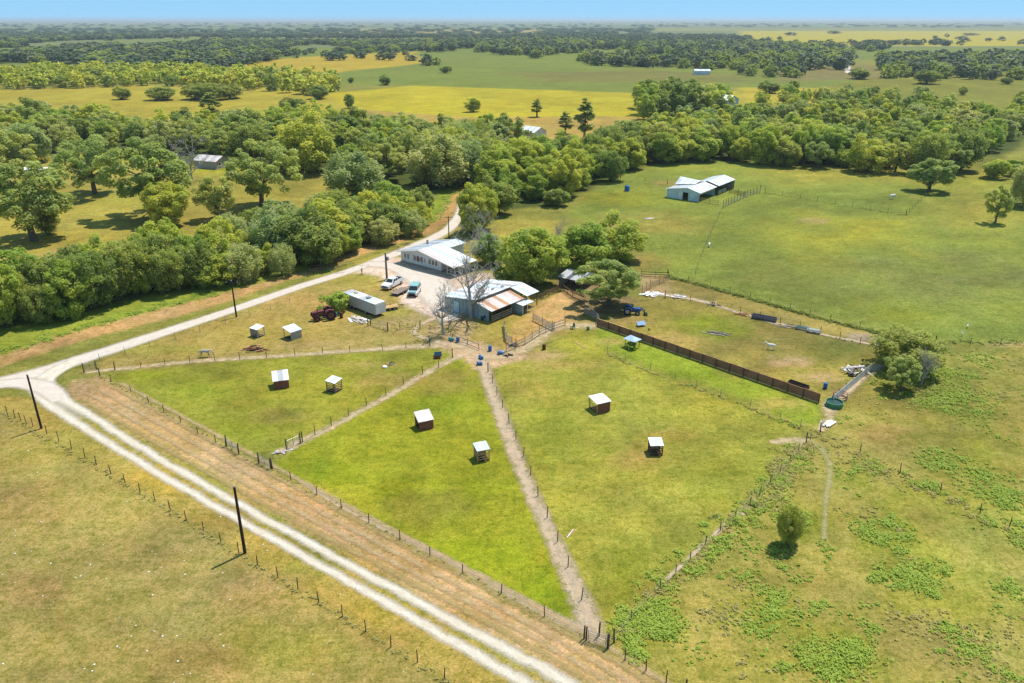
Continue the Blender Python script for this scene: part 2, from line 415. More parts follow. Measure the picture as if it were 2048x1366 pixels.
# verge towards the lower fence
paint([(-100, 796), (60, 792), (140, 822), (470, 1018), (900, 1256), (1140, 1390), (1060, 1440), (880, 1356), (480, 1110), (200, 936), (0, 826), (-100, 800)], (178, 162, 82), 0.4, 0.5, 0.3)
for b in [(170, 860, 60, 30, (158, 156, 74), .6), (330, 960, 90, 26, (184, 160, 60), .6), (620, 1130, 90, 24, (150, 156, 64), .6), (760, 1220, 90, 20, (160, 150, 52), .6), (430, 1040, 60, 16, (186, 158, 72), .6)]: blot(*b)
# lower-left pasture
paint([(-400, 830), (10, 828), (200, 936), (480, 1110), (880, 1356), (1000, 1450), (800, 1700), (-800, 1700)], (166, 156, 86), 0.4, 0.4, 0.3)
for b in [(120, 900, 110, 30, (156, 154, 72), .7), (60, 1010, 90, 40, (178, 156, 96), .5), (200, 1000, 120, 40, (158, 152, 76), .5), (60, 1180, 70, 30, (188, 154, 98), .5), (350, 1150, 120, 60, (176, 160, 92), .6), (560, 1290, 120, 50, (148, 150, 60), .7), (250, 1200, 100, 40, (162, 154, 78), .5), (520, 1180, 60, 30, (186, 156, 102), .5), (700, 1330, 90, 40, (160, 152, 74), .5),
          (150, 1300, 120, 40, (170, 158, 84), .5), (400, 1330, 100, 40, (166, 148, 84), .5)]: blot(*b)
# verge between left road and hedge
paint([(-300, 790), (0, 735), (130, 690), (400, 620), (640, 540), (760, 498), (865, 466), (900, 440), (922, 400), (940, 372), (915, 372), (895, 405), (860, 450), (640, 524), (420, 590), (130, 655), (-60, 700), (-300, 730)], (196, 164, 106), 0.6, 0.8)
paint([(-300, 730), (0, 712), (130, 668), (300, 622), (430, 590), (640, 534), (640, 520), (420, 570), (130, 630), (-300, 700)], (146, 162, 58), 0.7, 0.8)
paint([(860, 450), (890, 410), (912, 378), (890, 372), (850, 420)], (140, 164, 54), 1, 1)
# lawn by the house
paint([(690, 545), (720, 520), (830, 486), (900, 455), (1000, 440), (1120, 440), (1120, 540), (960, 560), (900, 545), (790, 520)], (172, 166, 74), 0.8, 1)
# gravel yard
paint([(705, 543), (742, 522), (800, 514), (860, 538), (905, 552), (990, 545), (990, 575), (915, 600), (910, 650), (850, 630), (805, 604), (785, 566), (750, 550)], (232, 214, 196), 0.6, 0.6)
# pens and trampled ground
paint([(1050, 655), (1070, 612), (1110, 590), (1140, 578), (1172, 618), (1150, 645), (1090, 668), (1010, 700), (1008, 680)], (206, 174, 112), 0.5, 0.6)
paint([(1030, 645), (1060, 625), (1090, 660), (1050, 690), (1010, 690)], (196, 170, 100), 0.5, 0.5, amt=.7)
paint([(880, 684), (960, 684), (1020, 708), (1050, 712), (1040, 722), (990, 735), (975, 748), (950, 738), (930, 720), (900, 705)], (214, 188, 150), 0.4, 0.6)
paint([(855, 660), (905, 640), (940, 630), (960, 650), (930, 690), (860, 690)], (198, 172, 130), 0.6, 0.8, amt=.7)
paint([(1110, 560), (1160, 545), (1270, 600), (1250, 630), (1170, 630)], (150, 128, 96), 0.8, 1, amt=.8)
paint([(1280, 545), (1335, 552), (1340, 590), (1280, 590)], (196, 170, 132), 0.7, 0.8, amt=.7)
# broad mottling of the sward
mot = fbm(gx * 0.035, gy * 0.035, 21) * 0.6 + fbm(gx * 0.16, gy * 0.16, 33) * 0.6 + fbm(gx * 0.5 + 0.2 * gy, gy * 0.5, 34, 3) * 0.5
nearw = 1.0 / (1 + (gy / 900) ** 2)
cov *= (1 + (mot * 0.95 * nearw))[:, None]
tint = (fbm(gx * 0.06, gy * 0.06, 55) + 0.8 * fbm(gx * 0.3, gy * 0.3, 57)) * nearw
cov *= np.stack([1 + 0.16 * tint, 1 + 0 * tint, 1 - 0.2 * tint], 1)
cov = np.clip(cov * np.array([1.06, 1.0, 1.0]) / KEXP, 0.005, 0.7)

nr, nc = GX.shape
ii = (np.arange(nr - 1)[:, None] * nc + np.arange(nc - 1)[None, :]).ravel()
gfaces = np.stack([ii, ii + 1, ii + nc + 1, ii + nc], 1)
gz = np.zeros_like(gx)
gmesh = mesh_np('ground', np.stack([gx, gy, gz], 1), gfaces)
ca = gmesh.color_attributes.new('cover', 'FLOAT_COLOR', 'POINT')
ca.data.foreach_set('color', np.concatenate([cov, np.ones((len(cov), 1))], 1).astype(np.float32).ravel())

def grassy(nt, base, amount=1.0):
    """fine sward texture over a cover colour: tufts, seed heads, trampled streaks"""
    geo = N(nt, 'ShaderNodeNewGeometry'); pos = geo.outputs['Position']
    a = noise(nt, 1.3, 5, 0.7, pos); b = noise(nt, 4.5, 4, 0.75, pos); c = noise(nt, 0.22, 4, 0.6, pos, 0.8); d = noise(nt, 2.6, 3, 0.7, pos); m = noise(nt, 0.55, 5, 0.7, pos, 0.5)
    mp = N(nt, 'ShaderNodeMapping'); nt.links.new(pos, mp.inputs[0]); mp.inputs['Rotation'].default_value = (0, 0, 0.55); mp.inputs['Scale'].default_value = (0.25, 2.6, 1)
    st = noise(nt, 0.8, 3, 0.6, mp.outputs[0])
    def lay(col, src, lo, hi, amt, mul): return mixc(nt, mathn(nt, 'MULTIPLY', ramp(nt, src, lo, hi), amt * amount), col, mixc(nt, 1.0, col, mul, 'MULTIPLY'))
    col = lay(base, m, 0.47, 0.58, 0.75, (0.72, 0.80, 0.58)); col = lay(col, c, 0.50, 0.64, 0.55, (1.16, 1.07, 1.2))
    col = lay(col, a, 0.47, 0.58, 0.75, (0.66, 0.73, 0.55)); col = lay(col, st, 0.50, 0.64, 0.5, (0.78, 0.84, 0.68))
    col = lay(col, b, 0.47, 0.60, 0.9, (1.6, 1.5, 1.55)); col = lay(col, d, 0.60, 0.68, 0.75, (0.45, 0.50, 0.38))
    col = mixc(nt, 1.0, col, (1.07, 0.98, 1.02), 'MULTIPLY')
    hgt = mathn(nt, 'ADD', mathn(nt, 'MULTIPLY', a, 0.5), mathn(nt, 'MULTIPLY', b, 0.35))
    return col, hgt

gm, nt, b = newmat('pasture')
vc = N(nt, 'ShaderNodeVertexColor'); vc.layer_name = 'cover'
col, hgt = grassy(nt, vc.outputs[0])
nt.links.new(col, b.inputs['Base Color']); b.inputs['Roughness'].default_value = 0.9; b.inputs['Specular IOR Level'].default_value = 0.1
bp = N(nt, 'ShaderNodeBump'); bp.inputs['Strength'].default_value = 0.35; bp.inputs['Distance'].default_value = 0.25
nt.links.new(hgt, bp.inputs['Height']); nt.links.new(bp.outputs[0], b.inputs['Normal'])
gmesh.materials.append(gm)
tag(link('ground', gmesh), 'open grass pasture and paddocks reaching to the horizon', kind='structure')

# roads, tracks and trodden paths: ribbons whose ragged edge is worn into the grass
def catmull(pts, step):
    pts = [np.array(p, float) for p in pts]; out = []
    for i in range(len(pts) - 1):
        p0, p1, p2, p3 = pts[max(i - 1, 0)], pts[i], pts[i + 1], pts[min(i + 2, len(pts) - 1)]
        n = max(2, int(np.linalg.norm(p2 - p1) / step))
        for k in range(n):
            t = k / n
            out.append(0.5 * ((2 * p1) + (-p0 + p2) * t + (2 * p0 - 5 * p1 + 4 * p2 - p3) * t * t + (-p0 + 3 * p1 - 3 * p2 + p3) * t ** 3))
    out.append(pts[-1]); return np.array(out)

def trackmat(name, rgb, edge=0.45, rut=None, alt=None, worn=(0.0, 0.35), fade=(-0.22, 0.2)):
    m, nt, b = newmat(name)
    uv = N(nt, 'ShaderNodeUVMap'); sp = N(nt, 'ShaderNodeSeparateXYZ'); nt.links.new(uv.outputs[0], sp.inputs[0])
    across, along = sp.outputs[0], sp.outputs[1]
    pos = N(nt, 'ShaderNodeNewGeometry').outputs['Position']
    n1 = noise(nt, 0.9, 5, 0.65, pos); n2 = noise(nt, 5, 4, 0.65, pos); n3 = noise(nt, 0.25, 3, 0.6, pos); n4 = noise(nt, 22, 2, 0.6, pos)
    base = A(*rgb, k=1.45)
    c = mixc(nt, ramp(nt, n2, 0.3, 0.7), tuple(x * 0.86 for x in base), tuple(min(0.8, x * 1.08) for x in base))
    c = mixc(nt, mathn(nt, 'MULTIPLY', ramp(nt, n3, 0.45, 0.7), 0.5), c, tuple(x * y for x, y in zip(base, (0.97, 0.84, 0.70))))
    c = mixc(nt, mathn(nt, 'MULTIPLY', ramp(nt, n4, 0.52, 0.75), 0.4), c, tuple(x * 0.68 for x in base))
    if alt is not None: c = mixc(nt, ramp(nt, n1, 0.42, 0.62), c, A(*alt, k=1.45))
    nt.links.new(c, b.inputs['Base Color']); b.inputs['Roughness'].default_value = 0.95; b.inputs['Specular IOR Level'].default_value = 0.1
    bp = N(nt, 'ShaderNodeBump'); bp.inputs['Strength'].default_value = 0.4; bp.inputs['Distance'].default_value = 0.06
    nt.links.new(n2, bp.inputs['Height']); nt.links.new(bp.outputs[0], b.inputs['Normal'])
    a = mathn(nt, 'ABSOLUTE', across)
    across2 = mathn(nt, 'ADD', across, mathn(nt, 'MULTIPLY', mathn(nt, 'SUBTRACT', n3, 0.5), 0.35)); a = mathn(nt, 'ABSOLUTE', across2)
    wob = mathn(nt, 'ADD', mathn(nt, 'MULTIPLY', mathn(nt, 'SUBTRACT', n1, 0.5), edge * 1.3), mathn(nt, 'MULTIPLY', mathn(nt, 'SUBTRACT', n2, 0.5), edge * 0.8))
    al = ramp(nt, mathn(nt, 'ADD', mathn(nt, 'SUBTRACT', 0.74, a), wob), *fade)
    if rut is not None:            # grass grows between the wheel tracks from metre rut[0] on, up to rut[1]
        mid = ramp(nt, mathn(nt, 'ADD', mathn(nt, 'SUBTRACT', a, 0.20), mathn(nt, 'MULTIPLY', wob, 1.2)), -0.14, 0.18)
        w0 = ramp(nt, mathn(nt, 'ADD', along, mathn(nt, 'MULTIPLY', n3, 14)), rut[0], rut[0] + 12)
        w1 = ramp(nt, mathn(nt, 'ADD', along, mathn(nt, 'MULTIPLY', n3, 10)), rut[1] + 6, rut[1])
        w = mathn(nt, 'MULTIPLY', mathn(nt, 'MULTIPLY', w0, w1), mathn(nt, 'SUBTRACT', 1.0, mid))
        al = mathn(nt, 'MULTIPLY', al, mathn(nt, 'SUBTRACT', 1.0, w), clamp=True)
    al = mathn(nt, 'MULTIPLY', al, mathn(nt, 'MULTIPLY', ramp(nt, mathn(nt, 'ADD', n1, mathn(nt, 'MULTIPLY', n2, 0.5)), worn[0], worn[1]), 1.0, clamp=True), clamp=True)
    tr = N(nt, 'ShaderNodeBsdfTransparent'); mx = N(nt, 'ShaderNodeMixShader')
    nt.links.new(al, mx.inputs[0]); nt.links.new(tr.outputs[0], mx.inputs[1]); nt.links.new(b.outputs[0], mx.inputs[2])
    nt.links.new(mx.outputs[0], nt.nodes['Material Output'].inputs['Surface'])
    return m

_level = [0.0]
def ribbon(name, pts_px, width, m, step=0.6):
    _level[0] += 0.004; z = _level[0]
    c = catmull([P(x, y)[:2] for x, y in pts_px], step)
    if not hasattr(width, '__len__'): width = [width] * len(pts_px)
    s = np.linspace(0, len(width) - 1, len(c)); wd = np.interp(s, np.arange(len(width)), width) / 2 * (1.55 if name == 'path' else 1.0)
    d = np.gradient(c, axis=0); d /= np.linalg.norm(d, axis=1)[:, None]
    nrm = np.stack([-d[:, 1], d[:, 0]], 1)
    along = np.concatenate([[0], np.cumsum(np.linalg.norm(np.diff(c, axis=0), axis=1))])
    cols = np.linspace(-1, 1, 7)
    v = np.concatenate([np.concatenate([c + nrm * (wd * k)[:, None], np.full((len(c), 1), z)], 1) for k in cols])
    uvv = np.concatenate([np.stack([np.full(len(c), k), along], 1) for k in cols])
    n = len(c); i = np.arange(n - 1)
    f = np.concatenate([np.stack([k * n + i, k * n + i + 1, (k + 1) * n + i + 1, (k + 1) * n + i], 1) for k in range(6)])
    me = mesh_np(name, v, f[:, ::-1], m)
    uvl = me.uv_layers.new(name='UVMap'); li = np.empty(len(me.loops), np.int32); me.loops.foreach_get('vertex_index', li)
    uvl.data.foreach_set('uv', uvv[li].astype(np.float32).ravel())
    return tag(link(name, me), kind='structure')

GRAVEL = trackmat('pale_gravel', (238, 226, 212), 0.30, alt=(226, 208, 190))
GRAVEL2 = trackmat('pale_gravel_ruts', (242, 232, 214), 0.34, rut=(20, 118), fade=(-0.14, 0.14), alt=(222, 208, 184), worn=(0.22, 0.5))
DIRT = trackmat('trodden_dirt', (228, 202, 160), 1.3, worn=(0.3, 0.95), fade=(-0.35, 0.45))
DIRT2 = trackmat('trodden_dirt_pinkish', (224, 200, 172), 1.1, alt=(212, 184, 148), worn=(0.25, 0.85), fade=(-0.3, 0.4))
PALE = trackmat('pale_trail', (196, 186, 128), 1.2, worn=(0.3, 1.0), fade=(-0.4, 0.5))
ribbon('road', [(-150, 800), (0, 764), (100, 738), (300, 674), (470, 618), (600, 573), (690, 545), (745, 525), (820, 495), (890, 463), (918, 432), (930, 400), (944, 375), (952, 350)],
       [5.5, 5.2, 4.6, 3.9, 3.8, 3.8, 4.2, 4.6, 4.2, 3.9, 4.2, 4.2, 4.2, 4], GRAVEL)
ribbon('track', [(150, 722), (108, 744), (84, 768), (108, 800), (180, 846), (300, 921), (470, 1019), (700, 1147), (900, 1258), (1100, 1370), (1300, 1490)],
       [3.6, 4.6, 4.6, 4.2, 4.0, 3.8, 3.7, 3.6, 3.9, 4.3, 4.4], GRAVEL2)
ribbon('junction_gravel_path', [(-60, 774), (0, 768), (50, 766), (95, 778), (120, 800)], [3.5, 4, 4.5, 4.0, 3.2], GRAVEL)
ribbon('driveway', [(735, 528), (775, 530), (820, 545), (860, 566), (880, 600), (900, 640)], [5, 6, 11, 12, 7, 4], GRAVEL)
ribbon('path', [(170, 744), (260, 736), (400, 722), (560, 712), (700, 702), (800, 695), (880, 690), (940, 690)], [1.0, 1.1, 1.2, 1.3, 1.2, 1.4, 1.8, 2.5], DIRT)
ribbon('path', [(556, 908), (600, 884), (660, 855), (770, 795), (880, 731), (945, 700)], [1.4, 1.2, 1.1, 1.2, 1.2, 1.8], DIRT)
ribbon('path', [(958, 710), (972, 750), (990, 800), (1020, 880), (1045, 945), (1085, 1035), (1125, 1120), (1160, 1200), (1184, 1258), (1196, 1285)], [2.0, 1.7, 1.7, 1.7, 1.6, 1.5, 1.5, 1.5, 1.7, 2.2], DIRT2)
ribbon('path', [(1185, 1270), (1090, 1226), (1000, 1176), (860, 1102), (700, 1022), (600, 962)], [1.2, 0.9, 0.8, 0.7, 0.6, 0.5], DIRT2)
ribbon('path', [(1594, 878), (1632, 889), (1656, 918), (1660, 950), (1652, 1000), (1648, 1080)], [1.0, 0.7, 0.6, 0.55, 0.5, 0.4], PALE)
ribbon('path', [(1540, 885), (1580, 882), (1620, 884)], [0.8, 1.4, 1.2], DIRT)
ribbon('path', [(1512, 1000), (1480, 1028), (1420, 1078), (1370, 1125), (1320, 1170)], [0.7, 0.7, 0.4, 0.4, 0.3], DIRT2)
ribbon('path', [(1195, 652), (1110, 655), (1060, 690), (1010, 712), (960, 712)], [2.4, 2.4, 2.2, 2.4, 2.4], DIRT)
ribbon('path', [(895, 690), (830, 668), (845, 648), (900, 625), (935, 612)], [1.2, 0.9, 0.9, 1.2, 1.6], DIRT2)
ribbon('path', [(1290, 585), (1330, 590), (1400, 602), (1500, 632), (1620, 664), (1760, 692)], [1.6, 1.4, 1.0, 1.2, 0.8, 0.8], DIRT2)
ribbon('path', [(1655, 815), (1690, 785), (1725, 755), (1760, 730)], [1.8, 1.3, 1.2, 1.5], DIRT2)
ribbon('path', [(1655, 815), (1660, 838), (1640, 862)], [1.8, 1.0, 0.8], DIRT)
MARK = trackmat('dry_wheel_mark', (216, 188, 140), 1.2, worn=(0.35, 1.0), fade=(-0.5, 0.6)); MARK2 = trackmat('mown_row', (198, 174, 116), 1.3, worn=(0.35, 1.0), fade=(-0.5, 0.6))
for k, (dx, m_) in enumerate(((-30, MARK2), (-10, MARK), (12, MARK), (34, MARK2), (52, MARK))):
    ribbon('path', [(190 + dx, 785 - dx * 0.35), (330 + dx, 866 - dx * 0.45), (520 + dx, 972 - dx * 0.5), (800 + dx, 1122 - dx * 0.5), (1000 + dx, 1228 - dx * 0.5), (1180 + dx, 1330 - dx * 0.5), (1320 + dx, 1420 - dx * 0.5)], 0.55, m_)
ribbon('far_road', [(1690, 122), (1694, 132), (1697, 146)], [10, 9, 8], GRAVEL, step=5)

# ------------------------------------------------------------------ trees
def unit(v): return v / np.maximum(np.linalg.norm(v, axis=-1, keepdims=True), 1e-9)

def leaf_quads(c, nrm, size, r, aspect=1.5):
    n = len(c); a = unit(np.cross(nrm, unit(r.normal(size=(n, 3))))); b = np.cross(nrm, a)
    s = (size * r.uniform(0.6, 1.35, n))[:, None] * 0.5
    q = np.stack([c - a * s * aspect, c - b * s * 0.8, c + a * s * aspect, c + b * s * 0.8], 1)
    return q.reshape(-1, 3), np.arange(4 * n).reshape(n, 4)

def crown_points(r, W, z0, z1, nclump, nleaf, kind):
    """leaf positions in many small clumps, most of them on the outside of an uneven crown; W crown radius"""
    zc, zr = (z0 + z1) / 2, (z1 - z0) / 2
    lob = unit(r.normal(size=(9, 3))); lw = r.uniform(-0.42, 0.34, 9)              # big bulges and hollows
    d = unit(r.normal(size=(nclump, 3))); q = np.where(r.random(nclump) < 0.75, r.uniform(0.72, 1.0, nclump), r.uniform(0.25, 0.75, nclump))
    bul = 1 + (np.clip(d @ lob.T, 0, 1) ** 3 * lw).sum(1)
    if kind == 'loose': keep = (r.random(nclump) > 0.3)
    else: keep = np.ones(nclump, bool)
    p = d * (q * bul)[:, None]
    flat = np.where(p[:, 2] < 0, 1.0, 1.0)
    tap = 0.72 - 0.28 * p[:, 2] if kind == 'poplar' else flat
    cs = np.stack([p[:, 0] * W * 0.86 * tap, p[:, 1] * W * 0.86 * tap, zc + p[:, 2] * zr * 0.88], 1)[keep]
    rs = W * r.uniform(0.12, 0.23, len(cs)) * (0.8 if kind == 'loose' else 1.0)
    pick = r.choice(len(cs), nleaf, p=rs ** 2 / (rs ** 2).sum())
    dd = unit(r.normal(size=(nleaf, 3))); dd[:, 2] = np.where(r.random(nleaf) < 0.6, np.abs(dd[:, 2]), dd[:, 2])
    off = dd * (rs[pick] * r.uniform(0.4, 1.1, nleaf) ** 0.6)[:, None]
    if kind == 'willow': off[:, 2] -= r.uniform(0, 1, nleaf) ** 2 * 2.6 * rs[pick]
    c = cs[pick] + off
    c[:, 2] = np.where(c[:, 2] < 0.12, r.uniform(0.1, 0.6, nleaf), c[:, 2])
    nrm = unit(dd * 0.55 + unit(r.normal(size=(nleaf, 3))) * 0.65 + np.array([0, 0, 0.6]))
    var = np.clip(0.5 + 0.5 * (r.random(len(cs))[pick] - 0.5) * 2 + 0.22 * r.normal(size=nleaf), 0, 1)
    return c, nrm, var, cs, rs

def make_tree(seed, kind, lm, nleaf, leaf, W=5.0, z0=1.5, z1=10.0, nclump=34, limbs=7, thick=0.32):
    r = np.random.default_rng(seed); rr = random.Random(seed)
    c, nrm, var, cs, rs = crown_points(r, W, z0, z1, nclump, nleaf, kind)
    v, f = leaf_quads(c, nrm, leaf, r)
    crown = mesh_np('crown', v, f, lm, var)
    mb = MB()
    top = z0 + (z1 - z0) * 0.7
    lean = Vector((rr.uniform(-.5, .5), rr.uniform(-.5, .5), 0))
    spine = [Vector((0, 0, -0.3)), Vector((0, 0, 0.25)), lean * 0.3 + Vector((0, 0, top * 0.35)), lean * 0.7 + Vector((0, 0, top * 0.7)), lean + Vector((0, 0, top))]
    mb.tube(spine, [thick * 1.5, thick * 1.1, thick * 0.85, thick * 0.5, thick * 0.15], 7)
    order = sorted(range(len(cs)), key=lambda i: rr.random())[:limbs]
    for i in order:
        t = rr.uniform(0.3, 0.75); st = lean * t * 0.8 + Vector((0, 0, top * t)); en = Vector(cs[i])
        if en.z < st.z * 0.6: st = Vector((0, 0, max(0.3, en.z * 0.6)))
        md = st.lerp(en, 0.5) + Vector((0, 0, 0.25 * (en - st).length * 0.4))
        mb.tube([st, md, en], [thick * 0.42, thick * 0.27, thick * 0.08], 5)
    trunk = mb.mesh('trunk', BARK, True)
    zz = v[:, 2].max(); ww = np.percentile(np.abs(v[:, :2]), 97)
    return dict(crown=crown, trunk=trunk, h=float(zz), w=float(ww) * 2)

def make_dead(seed, h=11.0, spread=4.0, n=9, thick=0.3):
    rr = random.Random(seed); mb = MB()
    def grow(p, d, L, rad, lev):
        pts, rads = [p.copy()], [rad]; k = 4; dd = d.copy()
        for i in range(k):
            dd = (dd + Vector((rr.uniform(-.22, .22), rr.uniform(-.22, .22), rr.uniform(-.05, .18)))).normalized()
            p = p + dd * (L / k); pts.append(p.copy()); rads.append(rad * (1 - 0.8 * (i + 1) / k))
        mb.tube(pts, rads, 6 if lev < 2 else 4, cap=False)
        if lev < 4:
            for _ in range((n, 5, 4, 3)[lev]):
                j = rr.randint(1 if lev == 0 else 1, k - 0)
                a = rr.uniform(0, 2 * math.pi); side = Vector((math.cos(a), math.sin(a), rr.uniform(0.1, 0.9))).normalized()
                grow(pts[j], (dd * 0.35 + side).normalized(), L * rr.uniform(0.35, 0.6), max(0.016, rads[j] * 0.6 + 0.012), lev + 1)
    grow(Vector((0, 0, -0.2)), Vector((0, 0, 1)), h * 0.62, thick, 0)
    me = mb.mesh('trunk', DEADWOOD)
    zs = [v.co.z for v in me.vertices]; xs = [abs(v.co.x) for v in me.vertices]
    return dict(crown=None, trunk=me, h=max(zs), w=2 * max(xs))

NL = 13000
PROTO = {
    'oak': [make_tree(11, 'dome', L_OAK, NL, 0.30, 5.2, -0.2, 9.5, 130), make_tree(12, 'dome', L_OAK, NL, 0.30, 5.6, 0.0, 8.5, 120)],
    'pecan': [make_tree(21, 'loose', L_PECAN, NL, 0.28, 5.5, 0.9, 12, 120, 12, 0.36), make_tree(22, 'loose', L_PECAN, NL, 0.28, 5.2, 0.6, 11, 120, 12, 0.34), make_tree(23, 'loose', L_PECAN, NL, 0.28, 5.8, 1.0, 12, 120, 12, 0.36)],
    'round': [make_tree(31, 'dome', L_BRIGHT, NL, 0.28, 4.6, -0.6, 9.5, 130), make_tree(32, 'dome', L_BRIGHT, NL, 0.28, 4.4, -0.8, 8.8, 120), make_tree(33, 'dome', L_BRIGHT, NL, 0.28, 4.9, -0.4, 10, 130)],
    'elm': [make_tree(41, 'dome', L_YELLOW, NL, 0.28, 4.4, -0.6, 9.5, 130), make_tree(42, 'dome', L_YELLOW, NL, 0.28, 4.0, -0.6, 8, 110)],
    'willow': [make_tree(51, 'willow', L_WILLOW, NL, 0.27, 4.8, 0.8, 9.5, 110), make_tree(52, 'willow', L_WILLOW, NL, 0.27, 4.4, 0.6, 9, 110)],
    'shrub': [make_tree(61, 'dome', L_BRIGHT, 3500, 0.24, 2.4, 0.0, 3.2, 60, 4, 0.08), make_tree(62, 'dome', L_WEED, 3500, 0.22, 2.4, 0.0, 2.6, 60, 4, 0.08), make_tree(63, 'dome', L_OAK, 3500, 0.24, 2.4, 0.0, 3.4, 60, 4, 0.08)],
    'poplar': [make_tree(71, 'poplar', L_PECAN, 4200, 0.36, 2.4, 2.2, 14, 60, 6, 0.22)],
    'dead': [make_dead(81, n=12, thick=0.2), make_dead(82, n=13, thick=0.22), make_dead(83, h=8, n=13, thick=0.2)],
}
NAMES = {'oak': 'oak_tree', 'pecan': 'pecan_tree', 'round': 'broadleaf_tree', 'elm': 'elm_tree', 'willow': 'willow_tree', 'shrub': 'shrub', 'poplar': 'poplar_tree', 'dead': 'dead_tree'}

def plant(kind, loc, w, h, label, group=None, idx=None, rz=None):
    pr = PROTO[kind]; p = pr[idx if idx is not None else rnd.randrange(len(pr))]
    o = thing(NAMES[kind], label, 'shrub' if kind == 'shrub' else 'tree', loc, rnd.uniform(0, 6.28) if rz is None else rz, group)
    o.scale = (w / p['w'], w / p['w'] * rnd.uniform(0.92, 1.08), h / p['h'])
    link('trunk', p['trunk'], o)
    if p['crown']: link('crown', p['crown'], o)
    return o

def T(px, py, top, wpx, kind, label, group=None, idx=None, rz=None):
    b = P(px, py); h = HT(b, top); w = wpx * mpp(b, h * 0.6)
    return plant(kind, b, w, h, label, group, idx, rz)

